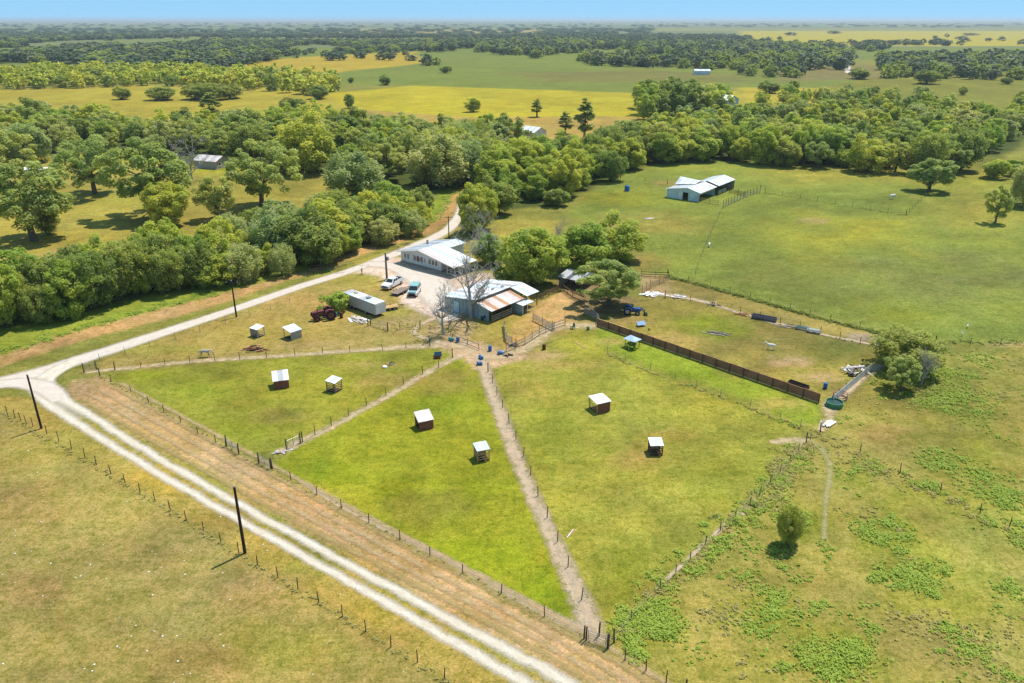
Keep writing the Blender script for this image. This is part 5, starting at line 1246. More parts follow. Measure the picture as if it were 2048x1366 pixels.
# ------------------------------------------------------------------ vehicles
def wheel(parent, x, y, r, w=0.24, rim=RIM):
    R = Matrix.Translation((x, y, r)) @ Matrix.Rotation(math.pi / 2, 4, 'X')
    o = MB().lathe([(r * 0.6, -w / 2), (r * 0.93, -w / 2), (r, -w * 0.3), (r, w * 0.3), (r * 0.93, w / 2), (r * 0.6, w / 2)], 18, R).build('wheel', TYRE, parent, smooth=True)
    MB().lathe([(0.04, -w * 0.52), (r * 0.55, -w * 0.5), (r * 0.6, -w * 0.42), (r * 0.6, w * 0.42), (r * 0.55, w * 0.5), (0.04, w * 0.52)], 14, R).build('rim', rim, o, smooth=True)
    return o

def pickup(label, loc, yaw, paint):
    o = thing('pickup_truck', label, 'truck', loc, yaw)
    # x forward, 5.7 m long
    body = [(-2.8, 0.45), (2.75, 0.42), (2.86, 0.6), (2.84, 0.95), (2.6, 1.12), (1.35, 1.2), (-0.95, 1.2), (-0.97, 1.18), (-2.82, 1.15), (-2.84, 0.6)]
    MB().prism(body, -0.95, 0.95).build('body', paint, o)
    MB().box(-2.7, -1.05, -0.8, 0.8, 1.17, 1.21).build('bed_floor', DARK, o)
    for s in (-1, 1): MB().box(-2.8, -1.0, s * 0.9 - 0.06, s * 0.9 + 0.06, 1.16, 1.34).build('bed_rail', paint, o)
    MB().box(-2.84, -2.76, -0.84, 0.84, 1.16, 1.34).build('tailgate', paint, o)
    vs = [(1.35, -0.86, 1.2), (1.35, 0.86, 1.2), (-0.98, 0.86, 1.2), (-0.98, -0.86, 1.2), (0.62, -0.7, 1.84), (0.62, 0.7, 1.84), (-0.85, 0.7, 1.84), (-0.85, -0.7, 1.84)]
    fs = [(0, 3, 2, 1), (4, 5, 6, 7), (0, 1, 5, 4), (1, 2, 6, 5), (2, 3, 7, 6), (3, 0, 4, 7)]
    cab = MB().add(vs, fs).build('cab', paint, o)
    v = [Vector(p) for p in vs]
    def pane(i, j, k, l, a0, a1, b0, b1, nm):
        c = [v[i], v[j], v[k], v[l]]
        def at(s, t): return c[0].lerp(c[1], s).lerp(c[3].lerp(c[2], s), t)
        q = [at(a0, b0), at(a1, b0), at(a1, b1), at(a0, b1)]; n = (q[1] - q[0]).cross(q[3] - q[0]).normalized()
        mid = sum(q, Vector()) / 4
        if n.dot(mid - Vector((0.1, 0, 1.4))) < 0: n = -n
        MB().slab([p + n * 0.012 for p in q], 0.02).build(nm, GLASS, cab)
    pane(0, 1, 5, 4, 0.07, 0.93, 0.08, 0.92, 'windscreen'); pane(3, 2, 6, 7, 0.1, 0.9, 0.15, 0.85, 'rear_window')
    for (i, j, k, l) in ((1, 2, 6, 5), (0, 3, 7, 4)): pane(i, j, k, l, 0.14, 0.5, 0.12, 0.88, 'side_window'); pane(i, j, k, l, 0.56, 0.9, 0.12, 0.88, 'side_window')
    for x in (1.85, -1.75):
        for s in (-0.86, 0.86): wheel(o, x, s, 0.39, 0.26)
    MB().box(2.84, 2.98, -0.92, 0.92, 0.42, 0.62, ch=0.03).build('bumper', CHROME, o); MB().box(-2.98, -2.85, -0.9, 0.9, 0.45, 0.62, ch=0.03).build('bumper', CHROME, o)
    MB().box(2.8, 2.9, -0.5, 0.5, 0.66, 0.92).build('grille', DARK, o)
    for s in (-0.72, 0.72): MB().box(2.78, 2.88, s - 0.16, s + 0.16, 0.7, 0.92).build('headlight', LAMP, o); MB().box(-2.88, -2.83, s - 0.1, s + 0.1, 0.75, 1.08).build('tail_light', MAROON, o)
    for s in (-1, 1): MB().box(1.02, 1.18, s * 1.06 - 0.1, s * 1.06 + 0.1, 1.2, 1.38, ch=0.02).build('mirror', DARK, o)
    return o
fr, re = P(766, 583), P(804, 563)
pickup('white crew-cab pickup parked with its nose to the grass beside the driveway', (fr + re) / 2, math.atan2(fr.y - re.y, fr.x - re.x), CAR_WHITE)

def van(label, loc, yaw, paint):
    o = thing('suv', label, 'suv', loc, yaw)
    MB().prism([(-2.3, 0.42), (2.3, 0.42), (2.38, 0.7), (2.3, 1.0), (1.2, 1.12), (-2.3, 1.12), (-2.36, 0.8)], -0.92, 0.92).build('body', CAR_WHITE, o)
    vs = [(1.2, -0.86, 1.12), (1.2, 0.86, 1.12), (-2.3, 0.86, 1.12), (-2.3, -0.86, 1.12), (0.5, -0.74, 1.8), (0.5, 0.74, 1.8), (-2.15, 0.74, 1.8), (-2.15, -0.74, 1.8)]
    cab = MB().add(vs, [(0, 3, 2, 1), (0, 1, 5, 4), (1, 2, 6, 5), (2, 3, 7, 6), (3, 0, 4, 7), (4, 5, 6, 7)]).build('cabin', GLASS, o)
    MB().box(-2.22, 0.56, -0.8, 0.8, 1.78, 1.88, ch=0.04).build('roof', paint, o)
    for s in (-1, 1):
        for (x0, x1) in ((-2.28, -2.1), (-1.2, -1.08), (-0.2, -0.08)): MB().slab([(x0, s * 0.87, 1.12), (x1, s * 0.87, 1.12), (x1 * 0.98, s * 0.755, 1.79), (x0 * 0.98, s * 0.755, 1.79)], 0.02 * s).build('pillar', paint, cab)
    for x in (1.5, -1.4):
        for s in (-0.82, 0.82): wheel(o, x, s, 0.37, 0.24)
    MB().box(2.33, 2.45, -0.6, 0.6, 0.6, 0.95).build('grille', DARK, o); MB().box(2.36, 2.5, -0.9, 0.9, 0.4, 0.56, ch=0.02).build('bumper', DARK, o)
    for s in (-0.72, 0.72): MB().box(2.3, 2.41, s - 0.12, s + 0.12, 0.7, 0.92).build('headlight', LAMP, o)
    MB().box(1.25, 2.25, -0.82, 0.82, 1.085, 1.13, ch=0.02).build('bonnet', paint, o)
van('teal-roofed car with a dark windscreen facing out of the gravel yard', P(829, 588), math.radians(-96), TEAL)

def flat_trailer(label, loc, yaw, L, W, deckm, z=0.55):
    o = thing('flat_trailer', label, 'trailer', loc, yaw)
    MB().box(-L / 2, L / 2, -W / 2, W / 2, z - 0.12, z - 0.06).build('frame', DARK, o)
    n = 6
    for i in range(n): MB().box(-L / 2, L / 2, -W / 2 + W * i / n + 0.01, -W / 2 + W * (i + 1) / n - 0.01, z - 0.055, z).build('deck_plank', deckm, o)
    for x in (-0.5, 0.4):
        for s in (-1, 1): wheel(o, x, s * (W / 2 + 0.14), 0.3, 0.2)
    MB().bar((L / 2, -0.5, z - 0.1), (L / 2 + 1.2, 0, z - 0.1), 0.07).bar((L / 2, 0.5, z - 0.1), (L / 2 + 1.2, 0, z - 0.1), 0.07).build('drawbar', DARK, o)
    for s in (-1, 1): MB().bar((-L / 2, s * W / 2, z + 0.2), (L / 2, s * W / 2, z + 0.2), 0.05).build('side_rail', deckm, o)
flat_trailer('low flatbed trailer with a pinkish-brown deck between the pickup and the teal car', P(800, 586), math.radians(64), 4.2, 1.9, mat('worn_deck', A(178, 156, 140), 0.9, 0, 0.2, 2))
flat_trailer('brown plank trailer parked behind the end of the box trailer', P(781, 618), math.radians(30), 3.0, 1.7, TANBOARD)

def box_trailer():
    o = thing('box_trailer', 'long pale grey box trailer parked on the dry grass by the yard', 'trailer', (-27.5, 134.6, 0), math.radians(-43))
    L, W, z0, z1 = 9.9, 2.45, 0.6, 2.65
    MB().box(-L / 2, L / 2, -W / 2, W / 2, z0, z1, ch=0.05).build('body', mat('trailer_skin', A(182, 178, 172, k=1.1), 0.5, 0, 0.06, 0.5, A(186, 176, 166), 0.4), o)
    for k in range(1, 8):
        x = -L / 2 + L * k / 8; MB().box(x - 0.03, x + 0.03, -W / 2 - 0.02, W / 2 + 0.02, z0 + 0.06, z1 - 0.06).build('seam_strip', TINGREY, o)
    for k in range(6): MB().box(-L / 2 + 0.02 + k * L / 6, -L / 2 - 0.02 + (k + 1) * L / 6, -W / 2 + 0.04, W / 2 - 0.04, z1 + 0.001, z1 + 0.03).build('roof_panel', (TINGREY, TINB, TIN)[k % 3], o)
    MB().box(L / 2 + 0.003, L / 2 + 0.05, -1.1, -0.02, z0 + 0.1, z1 - 0.12).build('door', TIN, o); MB().box(L / 2 + 0.003, L / 2 + 0.05, 0.02, 1.1, z0 + 0.1, z1 - 0.12).build('door', TIN, o)
    for x in (-2.6, -1.6, 2.0):
        for s in (-1, 1): wheel(o, x, s * 1.05, 0.42, 0.26)
    MB().box(-L / 2 + 0.3, L / 2 - 0.3, -0.5, 0.5, 0.5, z0 - 0.003).build('chassis', DARK, o)
    MB().box(1.2, 1.9, -0.3, 0.4, z1 + 0.04, z1 + 0.3, ch=0.03).build('roof_vent', STEEL, o)
    MB().box(-3.0, -2.2, 0.0, 0.5, z1 + 0.04, z1 + 0.22, ch=0.03).build('roof_vent', TAN2, o)
TAN2 = TANBOARD
box_trailer()

def tractor(label, loc, yaw, paint, sc=1.0, loader=True, roof=False, rim=RIM):
    o = thing('tractor', label, 'tractor', loc, yaw); o.scale = (sc,) * 3
    for s in (-1, 1): wheel(o, -0.75, s * 0.78, 0.78, 0.42, rim); wheel(o, 1.25, s * 0.68, 0.46, 0.28, rim)
    MB().prism([(0.1, 0.75), (1.85, 0.72), (1.9, 1.0), (1.8, 1.3), (0.1, 1.42)], -0.36, 0.36).build('bonnet', paint, o)
    MB().box(1.9, 1.95, -0.28, 0.28, 0.78, 1.2).build('grille', DARK, o)
    MB().box(-1.2, 1.7, -0.22, 0.22, 0.5, 0.74).build('chassis', DARK, o)
    for s in (-1, 1): MB().prism([(-1.45, 1.1), (-1.2, 1.5), (-0.6, 1.68), (0.0, 1.45), (0.1, 0.9), (-0.05, 0.9), (-0.2, 1.35), (-0.7, 1.56), (-1.15, 1.4), (-1.35, 1.05)], s * 0.78 - 0.24, s * 0.78 + 0.24).build('mudguard', paint, o)
    st = MB().box(-0.95, -0.5, -0.25, 0.25, 1.12, 1.24, ch=0.04).build('seat', DARK, o); MB().box(-1.0, -0.9, -0.25, 0.25, 1.24, 1.62, ch=0.04).build('backrest', DARK, st)
    MB().tube([(0.1, 0, 1.35), (-0.25, 0, 1.6)], 0.03, 6).lathe([(0.17, -0.02), (0.2, 0), (0.17, 0.02)], 14, Matrix.Translation((-0.27, 0, 1.62)) @ Matrix.Rotation(-0.6, 4, 'Y')).build('steering_wheel', DARK, o)
    MB().tube([(1.0, 0.2, 1.3), (1.0, 0.2, 1.95)], 0.04, 8).build('exhaust', DARK, o)
    for s in (-1, 1): MB().tube([(-1.1, s * 0.5, 1.3), (-1.15, s * 0.5, 2.35)], 0.035, 6).build('roll_bar', DARK, o)
    if roof: MB().box(-1.5, 0.2, -0.7, 0.7, 2.36, 2.44, ch=0.03).build('canopy', paint, o)
    if loader:
        for s in (-1, 1): MB().bar((0.3, s * 0.5, 1.2), (1.9, s * 0.5, 1.3), 0.09, 0.14).bar((1.9, s * 0.5, 1.3), (2.7, s * 0.5, 0.5), 0.09, 0.14).build('loader_arm', paint, o)
        MB().prism([(2.6, 0.15), (3.2, 0.1), (3.25, 0.14), (2.75, 0.25), (2.75, 0.75), (2.62, 0.75)], -0.85, 0.85).build('bucket', DARK, o)
    return o
tractor('blue tractor with a front loader at the edge of the tree shade', P(1262, 628), math.radians(-8), BLUE, 0.92)
tractor('old maroon tractor with faded paint beside the bright green shrub', P(650, 638), math.radians(205), MAROON, 1.25, loader=False, rim=MAROON)
tractor('small dark blue tractor parked against the barn wall', P(966, 636), math.radians(-70), BLUE, 0.8, loader=False)

# ------------------------------------------------------------------ small farm things
def barrel(label, px, py, m, h=0.9, r=0.3, lying=None, group=None, z=0.0):
    o = thing('barrel', label, 'barrel', P(px, py) + Vector((0, 0, z)), rnd.uniform(0, 3), group)
    prof = [(r * 0.9, 0), (r * 0.97, 0.03), (r, h * 0.3), (r * 1.05, h * 0.33), (r, h * 0.36), (r, h * 0.64), (r * 1.05, h * 0.67), (r, h * 0.7), (r * 0.97, h - 0.03), (r * 0.9, h)]
    M = None
    if lying is not None: M = Matrix.Translation((0, 0, r)) @ Matrix.Rotation(lying, 4, 'Z') @ Matrix.Rotation(math.pi / 2, 4, 'Y')
    b = MB().lathe(prof, 14, M).build('body', m, o, smooth=True)
    k = MB().lathe([(0.035, h), (0.035, h + 0.03)], 8, (M or Matrix()) @ Matrix.Translation((r * 0.5, 0, 0))).build('bung', DARK, o)
    return o
barrel('upright pale blue barrel by the trampled junction', 980, 702, BLUEPLASTIC)
barrel('deep blue barrel, left of the two lying side by side at the fence end', 996, 710, BLUE, lying=0.4)
barrel('whitish-blue barrel lying right of the deep blue one at the fence end', 1008, 709, mat('pale_blue_plastic', A(170, 200, 230), 0.4), lying=0.9)
barrel('blue barrel lying at the top of the long bare path, upper of two', 964, 720, BLUEPLASTIC, lying=1.7)
barrel('dark blue barrel lying at the top of the long bare path, lower of two', 965, 730, BLUE, lying=1.5)
barrel('bright blue barrel standing on the board rack by the dead tree', 916, 684, BLUEPLASTIC, 0.85, z=0.0)
barrel('aqua barrel lying beside the bright blue one by the dead tree', 906, 683, AQUA, lying=0.2)
barrel('dark rusty drum standing alone in the trampled sand', 1088, 699, mat('rusty_drum', A(120, 66, 48), 0.8))
barrel('bright blue barrel standing alone near the green tank', 1650, 777, BLUEPLASTIC)
barrel('aqua drum between the maroon tractor and the white scrap', 671, 634, AQUA)
barrel('brown drum standing beside the aqua one', 683, 636, mat('brown_drum', A(110, 74, 56), 0.8), 1.1)
barrel('small yellow-green bucket on the grass behind the brown fence', 1298, 660, mat('lime_plastic', A(190, 190, 60), 0.5), 0.4, 0.2)
barrel('dark green drum on the lawn edge by the pens', 1176, 660, GREENPLASTIC, 0.6, 0.25)

def tank():
    o = thing('water_tank', 'bright blue water tank standing in the pasture by the wood', 'tank', P(1254, 382))
    MB().lathe([(0.7, 0), (0.8, 0.1), (0.8, 1.5), (0.6, 1.75), (0.22, 1.85)], 18).build('body', BLUEPLASTIC, o, smooth=True)
    MB().lathe([(0.22, 1.851), (0.22, 1.95)], 12).build('lid', DARK, o); MB().lathe([(0.95, 0.001), (0.95, 0.06)], 18).build('pad', CONCRETE, o)
tank()
def round_tank():
    o = thing('stock_tank', 'round green stock tank with a rusty rim at the end of the brown fence', 'tank', P(1668, 812))
    MB().lathe([(1.1, 0), (1.15, 0.05), (1.15, 0.7), (1.2, 0.74), (1.05, 0.74), (1.05, 0.1)], 22).build('wall', GREENPLASTIC, o, smooth=True)
    MB().lathe([(1.04, 0.5), (1.04, 0.55)], 22).build('water', mat('tank_water', (0.04, 0.08, 0.06), 0.08), o)
    p = thing('ring_feeder', 'low pinkish rusty ring feeder behind the green stock tank', 'feeder', P(1680, 796))
    for z in (0.1, 0.4, 0.7): MB().tube([(math.cos(a) * 1.0, math.sin(a) * 1.0, z) for a in np.linspace(0, 2 * math.pi, 19)], 0.05, 5).build('hoop', mat('pink_rust', A(190, 140, 120), 0.8), p)
    for k in range(8): MB().tube([(math.cos(k * .785), math.sin(k * .785), 0), (math.cos(k * .785), math.sin(k * .785), 0.72)], 0.03, 5).build('upright', RUST, p)
round_tank()

def trough(label, px, py, rz, L, W, Hh, m, legs=0.3, name='trough'):
    o = thing(name, label, 'trough', P(px, py), rz); z = legs; t = 0.04
    MB().box(-L / 2, L / 2, -W / 2, W / 2, z, z + t).build('bottom', m, o)
    for s in (-1, 1): MB().box(-L / 2, L / 2, s * W / 2 - t / 2, s * W / 2 + t / 2, z + t + .001, z + Hh).build('side', m, o)
    for s in (-1, 1): MB().box(s * (L / 2 - t / 2) - t / 2, s * (L / 2 - t / 2) + t / 2, -W / 2 + t, W / 2 - t, z + t + .001, z + Hh - 0.01).build('end', m, o)
    if legs > 0.05:
        for x in (-L / 2 + 0.2, L / 2 - 0.2):
            for s in (-1, 1): MB().bar((x, s * W / 2 * 0.8, 0), (x, s * W / 2 * 0.8, z), 0.06).build('leg', DARK, o)
    return o
AL = math.atan2(-30, 28)
trough('long dark feed trough with pale edges inside the right yard', 1596, 776, AL, 3.0, 0.8, 0.5, mat('dark_trough', A(96, 84, 76), 0.7))
trough('pale green long trough on the scrap line', 1605, 660, -0.5, 2.3, 0.6, 0.4, mat('mint_plastic', A(210, 232, 214), 0.5))
trough('white long trough right of the pale green one on the scrap line', 1627, 666, -0.5, 2.2, 0.6, 0.4, WHITEPL)
trough('long violet-grey feed bunk with a white end on the scrap line', 1528, 640, -0.55, 4.4, 0.9, 0.5, mat('violet_grey_metal', A(150, 140, 160), 0.6))
trough('small blue tub beside the dark feed trough', 1580, 777, AL, 0.7, 0.5, 0.3, BLUEPLASTIC, 0.0, 'tub')
trough('faded blue water tub near the diagonal path top', 876, 711, 0.2, 1.2, 0.7, 0.5, mat('faded_blue', A(110, 160, 180), 0.6), 0.0, 'tub')
trough('reddish planter box under the faded blue tub', 874, 717, 0.2, 1.1, 0.5, 0.3, MAROON, 0.0, 'planter_box')

def heap(name, label, cat, px, py, bits, spread, seed, mats, L=(0.6, 1.8), W=(0.08, 0.3), Hh=0.5, rz=None):
    """a heap of single boards, sheets and pipes; each piece a part"""
    r = random.Random(seed); o = thing(name, label, cat, P(px, py))
    for i in range(bits):
        x, y = r.gauss(0, spread), r.gauss(0, spread * 0.6); z = 0.04 + r.random() * Hh * max(0, 1 - (x * x + y * y) / (4 * spread * spread + .01))
        a = (r.uniform(0, math.pi) if rz is None else rz + r.gauss(0, 0.2)); l = r.uniform(*L) / 2; dz = r.uniform(-.3, .3) * Hh * 0.6
        d = Vector((math.cos(a) * l, math.sin(a) * l, dz)); c = Vector((x, y, z + abs(dz)))
        MB().bar(c - d, c + d, r.uniform(*W), r.uniform(0.02, 0.06)).build(r.choice(['board', 'bar', 'sheet']), r.choice(mats), o)
    return o
heap('scrap_heap', 'tangled heap of grey and white scrap metal near the hedge-end tree', 'scrap', 1712, 745, 46, 1.1, 1, [STEEL, WHITEPL, GREYBOARD, DARK, TINPINK], Hh=1.1)
for k, (x, y) in enumerate(((1702, 752), (1716, 754))):
    o = thing('tyre', ('old black tyre leaning on the left of the scrap heap', 'old black tyre at the front of the scrap heap')[k], 'tyre', P(x, y)); MB().lathe([(0.25, 0), (0.42, 0), (0.45, 0.1), (0.42, 0.22), (0.25, 0.22), (0.25, 0.01)], 16).build('tread', TYRE, o, smooth=True)
heap('frame_stack', 'low stack of rusty orange and tan metal frames in the dry paddock', 'scrap', 510, 700, 30, 0.8, 2, [ORANGE, RUST, TANBOARD, DARK, REDBOARD], Hh=0.7, rz=0.1)
heap('timber_scrap', 'scatter of white and pink boards beside the box trailer', 'scrap', 716, 640, 16, 1.0, 3, [WHITEPL, TINPINK, GREYBOARD], L=(1.0, 2.6), W=(0.15, 0.5), Hh=0.25, rz=-0.7)
heap('plank_pile', 'white plank pile lying below the green tank', 'scrap', 1656, 850, 10, 0.5, 4, [WHITEPL, TIN, GREYBOARD], L=(1.2, 2.2), W=(0.15, 0.35), Hh=0.3, rz=0.9)
heap('rubble_heap', 'white rubble and sheeting heap beside the pipe pen', 'scrap', 1302, 590, 18, 0.8, 5, [WHITEPL, TIN, TINPINK], W=(0.3, 0.8), Hh=0.4)
heap('sheet_pile', 'pale pile of sheets at the start of the scrap line', 'scrap', 1356, 594, 14, 0.8, 6, [WHITEPL, TINPINK, GREYBOARD], W=(0.2, 0.6), Hh=0.3, rz=-0.4)
heap('gate_stack', 'stack of brown gate panels on the scrap line', 'scrap', 1428, 610, 14, 0.5, 7, [TANBOARD, POST, GREYBOARD], Hh=0.8)
heap('pipe_pile', 'grey pipe pile between the feed bunk and the troughs', 'scrap', 1580, 655, 12, 0.8, 8, [STEEL, GREYBOARD, DARK], L=(1.5, 3), W=(0.06, 0.12), Hh=0.3, rz=-0.5)
heap('log_pile', 'dark pole pile lying in the grass of the right yard', 'scrap', 1436, 668, 10, 0.6, 9, [POST, GREYBOARD, DARK], L=(2.0, 3.6), W=(0.12, 0.2), Hh=0.3, rz=-0.45)
heap('harrow', 'small orange harrow left on the scrap line', 'implement', 1484, 630, 16, 0.45, 10, [ORANGE, RUST], L=(0.8, 1.4), W=(0.06, 0.12), Hh=0.5, rz=-0.4)
heap('plough', 'little rusty implement beside a white tub in the middle paddock', 'implement', 782, 730, 12, 0.3, 11, [RUST, DARK, GREYBOARD], L=(0.4, 0.9), W=(0.04, 0.1), Hh=0.6)
barrel('squat white tub beside the little rusty implement', 770, 735, WHITEPL, 0.25, 0.35)
heap('pallet_stack', 'dark stack of pallets at the board fence end', 'scrap', 1030, 692, 16, 0.35, 12, [POST, REDBOARD, GREYBOARD], L=(0.8, 1.2), W=(0.1, 0.2), Hh=0.7)
heap('board_scatter', 'dark scrap behind the blue barrels at the fence end', 'scrap', 1016, 712, 14, 0.4, 13, [DARK, GREYBOARD, TANBOARD], L=(0.4, 0.9), Hh=0.3)
heap('rock_heap', 'grey feed sacks heaped at the foot of the diagonal path', 'scrap', 562, 905, 8, 0.4, 14, [GREYBOARD, TINGREY], L=(0.4, 0.8), W=(0.2, 0.4), Hh=0.2)
heap('fallen_limb', 'pale broken branch lying beside the long bare path', 'branch', 1140, 1068, 3, 0.08, 15, [TIN, TANBOARD], L=(1.6, 2.0), W=(0.05, 0.08), Hh=0.05, rz=0.75)
heap('pipe', 'long pale pipe lying in the grass near the trampled sand', 'pipe', 1160, 690, 2, 0.1, 16, [TANBOARD], L=(2.8, 3.2), W=(0.1, 0.14), Hh=0.05, rz=-0.7)
heap('pallets', 'pinkish pallet lying in the barn pasture', 'pallet', 1297, 437, 8, 0.5, 17, [TINPINK, TANBOARD], L=(1.2, 1.8), W=(0.3, 0.5), Hh=0.15, rz=0.3)
heap('roadside_brush', 'line of cut grey brush along the roadside opposite the driveway', 'brush', 640, 533, 60, 4.0, 18, [POST, GREYBOARD, DARK, REDBOARD], L=(0.6, 2.2), W=(0.04, 0.1), Hh=0.4, rz=0.4)
heap('brush_pile', 'dark cut brush heaped on the roadside below the house end of the belt', 'brush', 770, 492, 50, 3.0, 19, [POST, GREYBOARD, DARK], L=(0.6, 2.2), W=(0.04, 0.1), Hh=0.5, rz=0.4)

def chair(label, px, py, m):
    o = thing('chair', label, 'chair', P(px, py), math.radians(-60))
    MB().box(-0.3, 0.3, -0.3, 0.3, 0.4, 0.47, ch=0.02).build('seat', m, o); MB().box(-0.3, 0.3, 0.26, 0.33, 0.48, 1.05, ch=0.02).build('backrest', m, o)
    for x in (-.25, .25):
        for y in (-.25, .25): MB().bar((x, y, 0), (x, y, 0.4), 0.06).build('leg', m, o)
chair('green plastic chair standing at the corner of the pens', 1145, 658, GREENPLASTIC)
def tarp_hut():
    o = thing('hutch', 'little hutch with a pale blue peaked cover over a green bush by the brown fence', 'hutch', P(1264, 694), math.radians(-46))
    posts(o, [(-0.9, -0.7), (0.9, -0.7), (0.9, 0.7), (-0.9, 0.7)], 1.5, 0.05, POST)
    vs = [(-1.2, -1, 1.45), (1.2, -1, 1.5), (1.2, 1, 1.45), (-1.2, 1, 1.55), (0, 0, 1.85)]
    MB().add(vs + [(x, y, z - 0.04) for x, y, z in vs], [(0, 1, 4), (1, 2, 4), (2, 3, 4), (3, 0, 4), (6, 5, 9), (7, 6, 9), (8, 7, 9), (5, 8, 9), (0, 5, 6, 1), (1, 6, 7, 2), (2, 7, 8, 3), (3, 8, 5, 0)]).build('cover', mat('blue_tarp', A(176, 200, 220, 1.2), 0.5), o)
    plant('shrub', P(1262, 697), 1.9, 1.2, 'bright green bush growing under the blue-covered hutch', idx=1)
tarp_hut()
def tarp():
    o = thing('tarp_sheet', 'small blue sheet propped on the grass behind the brown fence', 'sheet', P(1282, 652), 0.3)
    MB().slab([(-0.8, -0.5, 0.35), (0.8, -0.5, 0.4), (0.8, 0.5, 0.75), (-0.8, 0.5, 0.7)], 0.03).build('sheet', mat('sky_tarp', A(120, 176, 220), 0.5), o)
    for x in (-0.7, 0.7): MB().bar((x, 0.4, 0), (x, 0.4, 0.66), 0.05).build('leg', POST, o)
tarp()

# ------------------------------------------------------------------ animals
def beast(name, label, cat, px, py, yaw, sc, m, graze=True, legm=None):
    """four-legged body grown over one skeleton; 1.5 m at the withers before scaling"""
    V, Eg, R = [], [], []
    def v(p, r): V.append(p); R.append(r); return len(V) - 1
    def e(a, b): Eg.append((a, b))
    hip = v((-0.75, 0, 1.22), 0.27); mid = v((-0.15, 0, 1.16), 0.32); chest = v((0.5, 0, 1.2), 0.29); e(hip, mid); e(mid, chest)
    n1 = v((0.85, 0, 1.38), 0.17); e(chest, n1)
    hd = (v((1.25, 0, 1.0), 0.12), (1.42, 0, 0.62), (1.5, 0, 0.4)) if graze else (v((1.15, 0, 1.75), 0.13), (1.38, 0, 1.72), (1.62, 0, 1.5))
    e(n1, hd[0]); h2 = v(hd[1], 0.12); e(hd[0], h2); h3 = v(hd[2], 0.075); e(h2, h3)
    for s in (-1, 1): a = v((hd[1][0] - 0.08, s * 0.1, hd[1][2] + 0.14), 0.03); e(h2, a)
    t1 = v((-1.02, 0, 1.2), 0.06); e(hip, t1); t2 = v((-1.12, 0, 0.75), 0.05); e(t1, t2)
    for s in (-1, 1):
        st = 0.12 * s
        a = v((-0.72, s * 0.17, 0.95), 0.15); e(hip, a); b = v((-0.62, s * 0.19, 0.72), 0.10); e(a, b); c = v((-0.85 + st, s * 0.19, 0.45), 0.06); e(b, c); d = v((-0.80 + st, s * 0.19, 0.14), 0.045); e(c, d); f = v((-0.74 + st, s * 0.19, 0.03), 0.06); e(d, f)
        a = v((0.52, s * 0.17, 0.92), 0.13); e(chest, a); b = v((0.52 - st, s * 0.18, 0.52), 0.07); e(a, b); c = v((0.54 - st, s * 0.18, 0.16), 0.045); e(b, c); d = v((0.6 - st, s * 0.18, 0.03), 0.06); e(c, d)
    me = bpy.data.meshes.new(name); me.from_pydata(V, Eg, [])
    bm = bmesh.new(); bm.from_mesh(me); lay = bm.verts.layers.skin.verify(); bm.verts.ensure_lookup_table()
    for i, r in enumerate(R): bm.verts[i][lay].radius = (r, r); bm.verts[i][lay].use_root = (i == mid)
    bm.to_mesh(me); bm.free(); me.materials.append(m)
    o = link(name, me, None, P(px, py), (0, 0, yaw)); o.scale = (sc,) * 3
    o.modifiers.new('skin', 'SKIN').use_smooth_shade = True; o.modifiers.new('round', 'SUBSURF').render_levels = 1
    return tag(o, label, cat)
beast('horse', 'white horse grazing alone in the dry paddock', 'horse', 412, 714, 0.1, 0.9, HIDE)
WOOL = mat('white_hide', A(245, 242, 238, 1.2), 0.8, 0, 0.05, 2)
beast('goat', 'white goat standing on the bare patch of the right yard', 'goat', 1541, 699, 2.9, 0.72, WOOL, False)
beast('cow', 'white cow grazing near the lone spreading tree', 'cow', 1784, 398, 0.4, 1.0, WOOL)
beast('goat', 'pale goat by the worn fence line below the far barn', 'goat', 1418, 494, 1.2, 0.7, WOOL)

def bird(label, px, py, yaw):
    o = thing('egret', label, 'bird', P(px, py), yaw)
    MB().tube([(-0.3, 0, 0.42), (-0.1, 0, 0.5), (0.12, 0, 0.58), (0.2, 0, 0.75), (0.17, 0, 0.95), (0.24, 0, 1.02), (0.4, 0, 1.0)], [0.02, 0.12, 0.1, 0.035, 0.03, 0.045, 0.01], 8).build('body', WHITEPL, o, smooth=True)
    for s in (-1, 1): MB().tube([(-0.02, s * 0.05, 0.45), (0.0, s * 0.05, 0)], 0.012, 5).build('leg', DARK, o)
bird('upper of two white egrets in the pasture at the right', 1934, 656, 1.0); bird('lower of two white egrets in the pasture at the right', 1923, 672, 2.4)

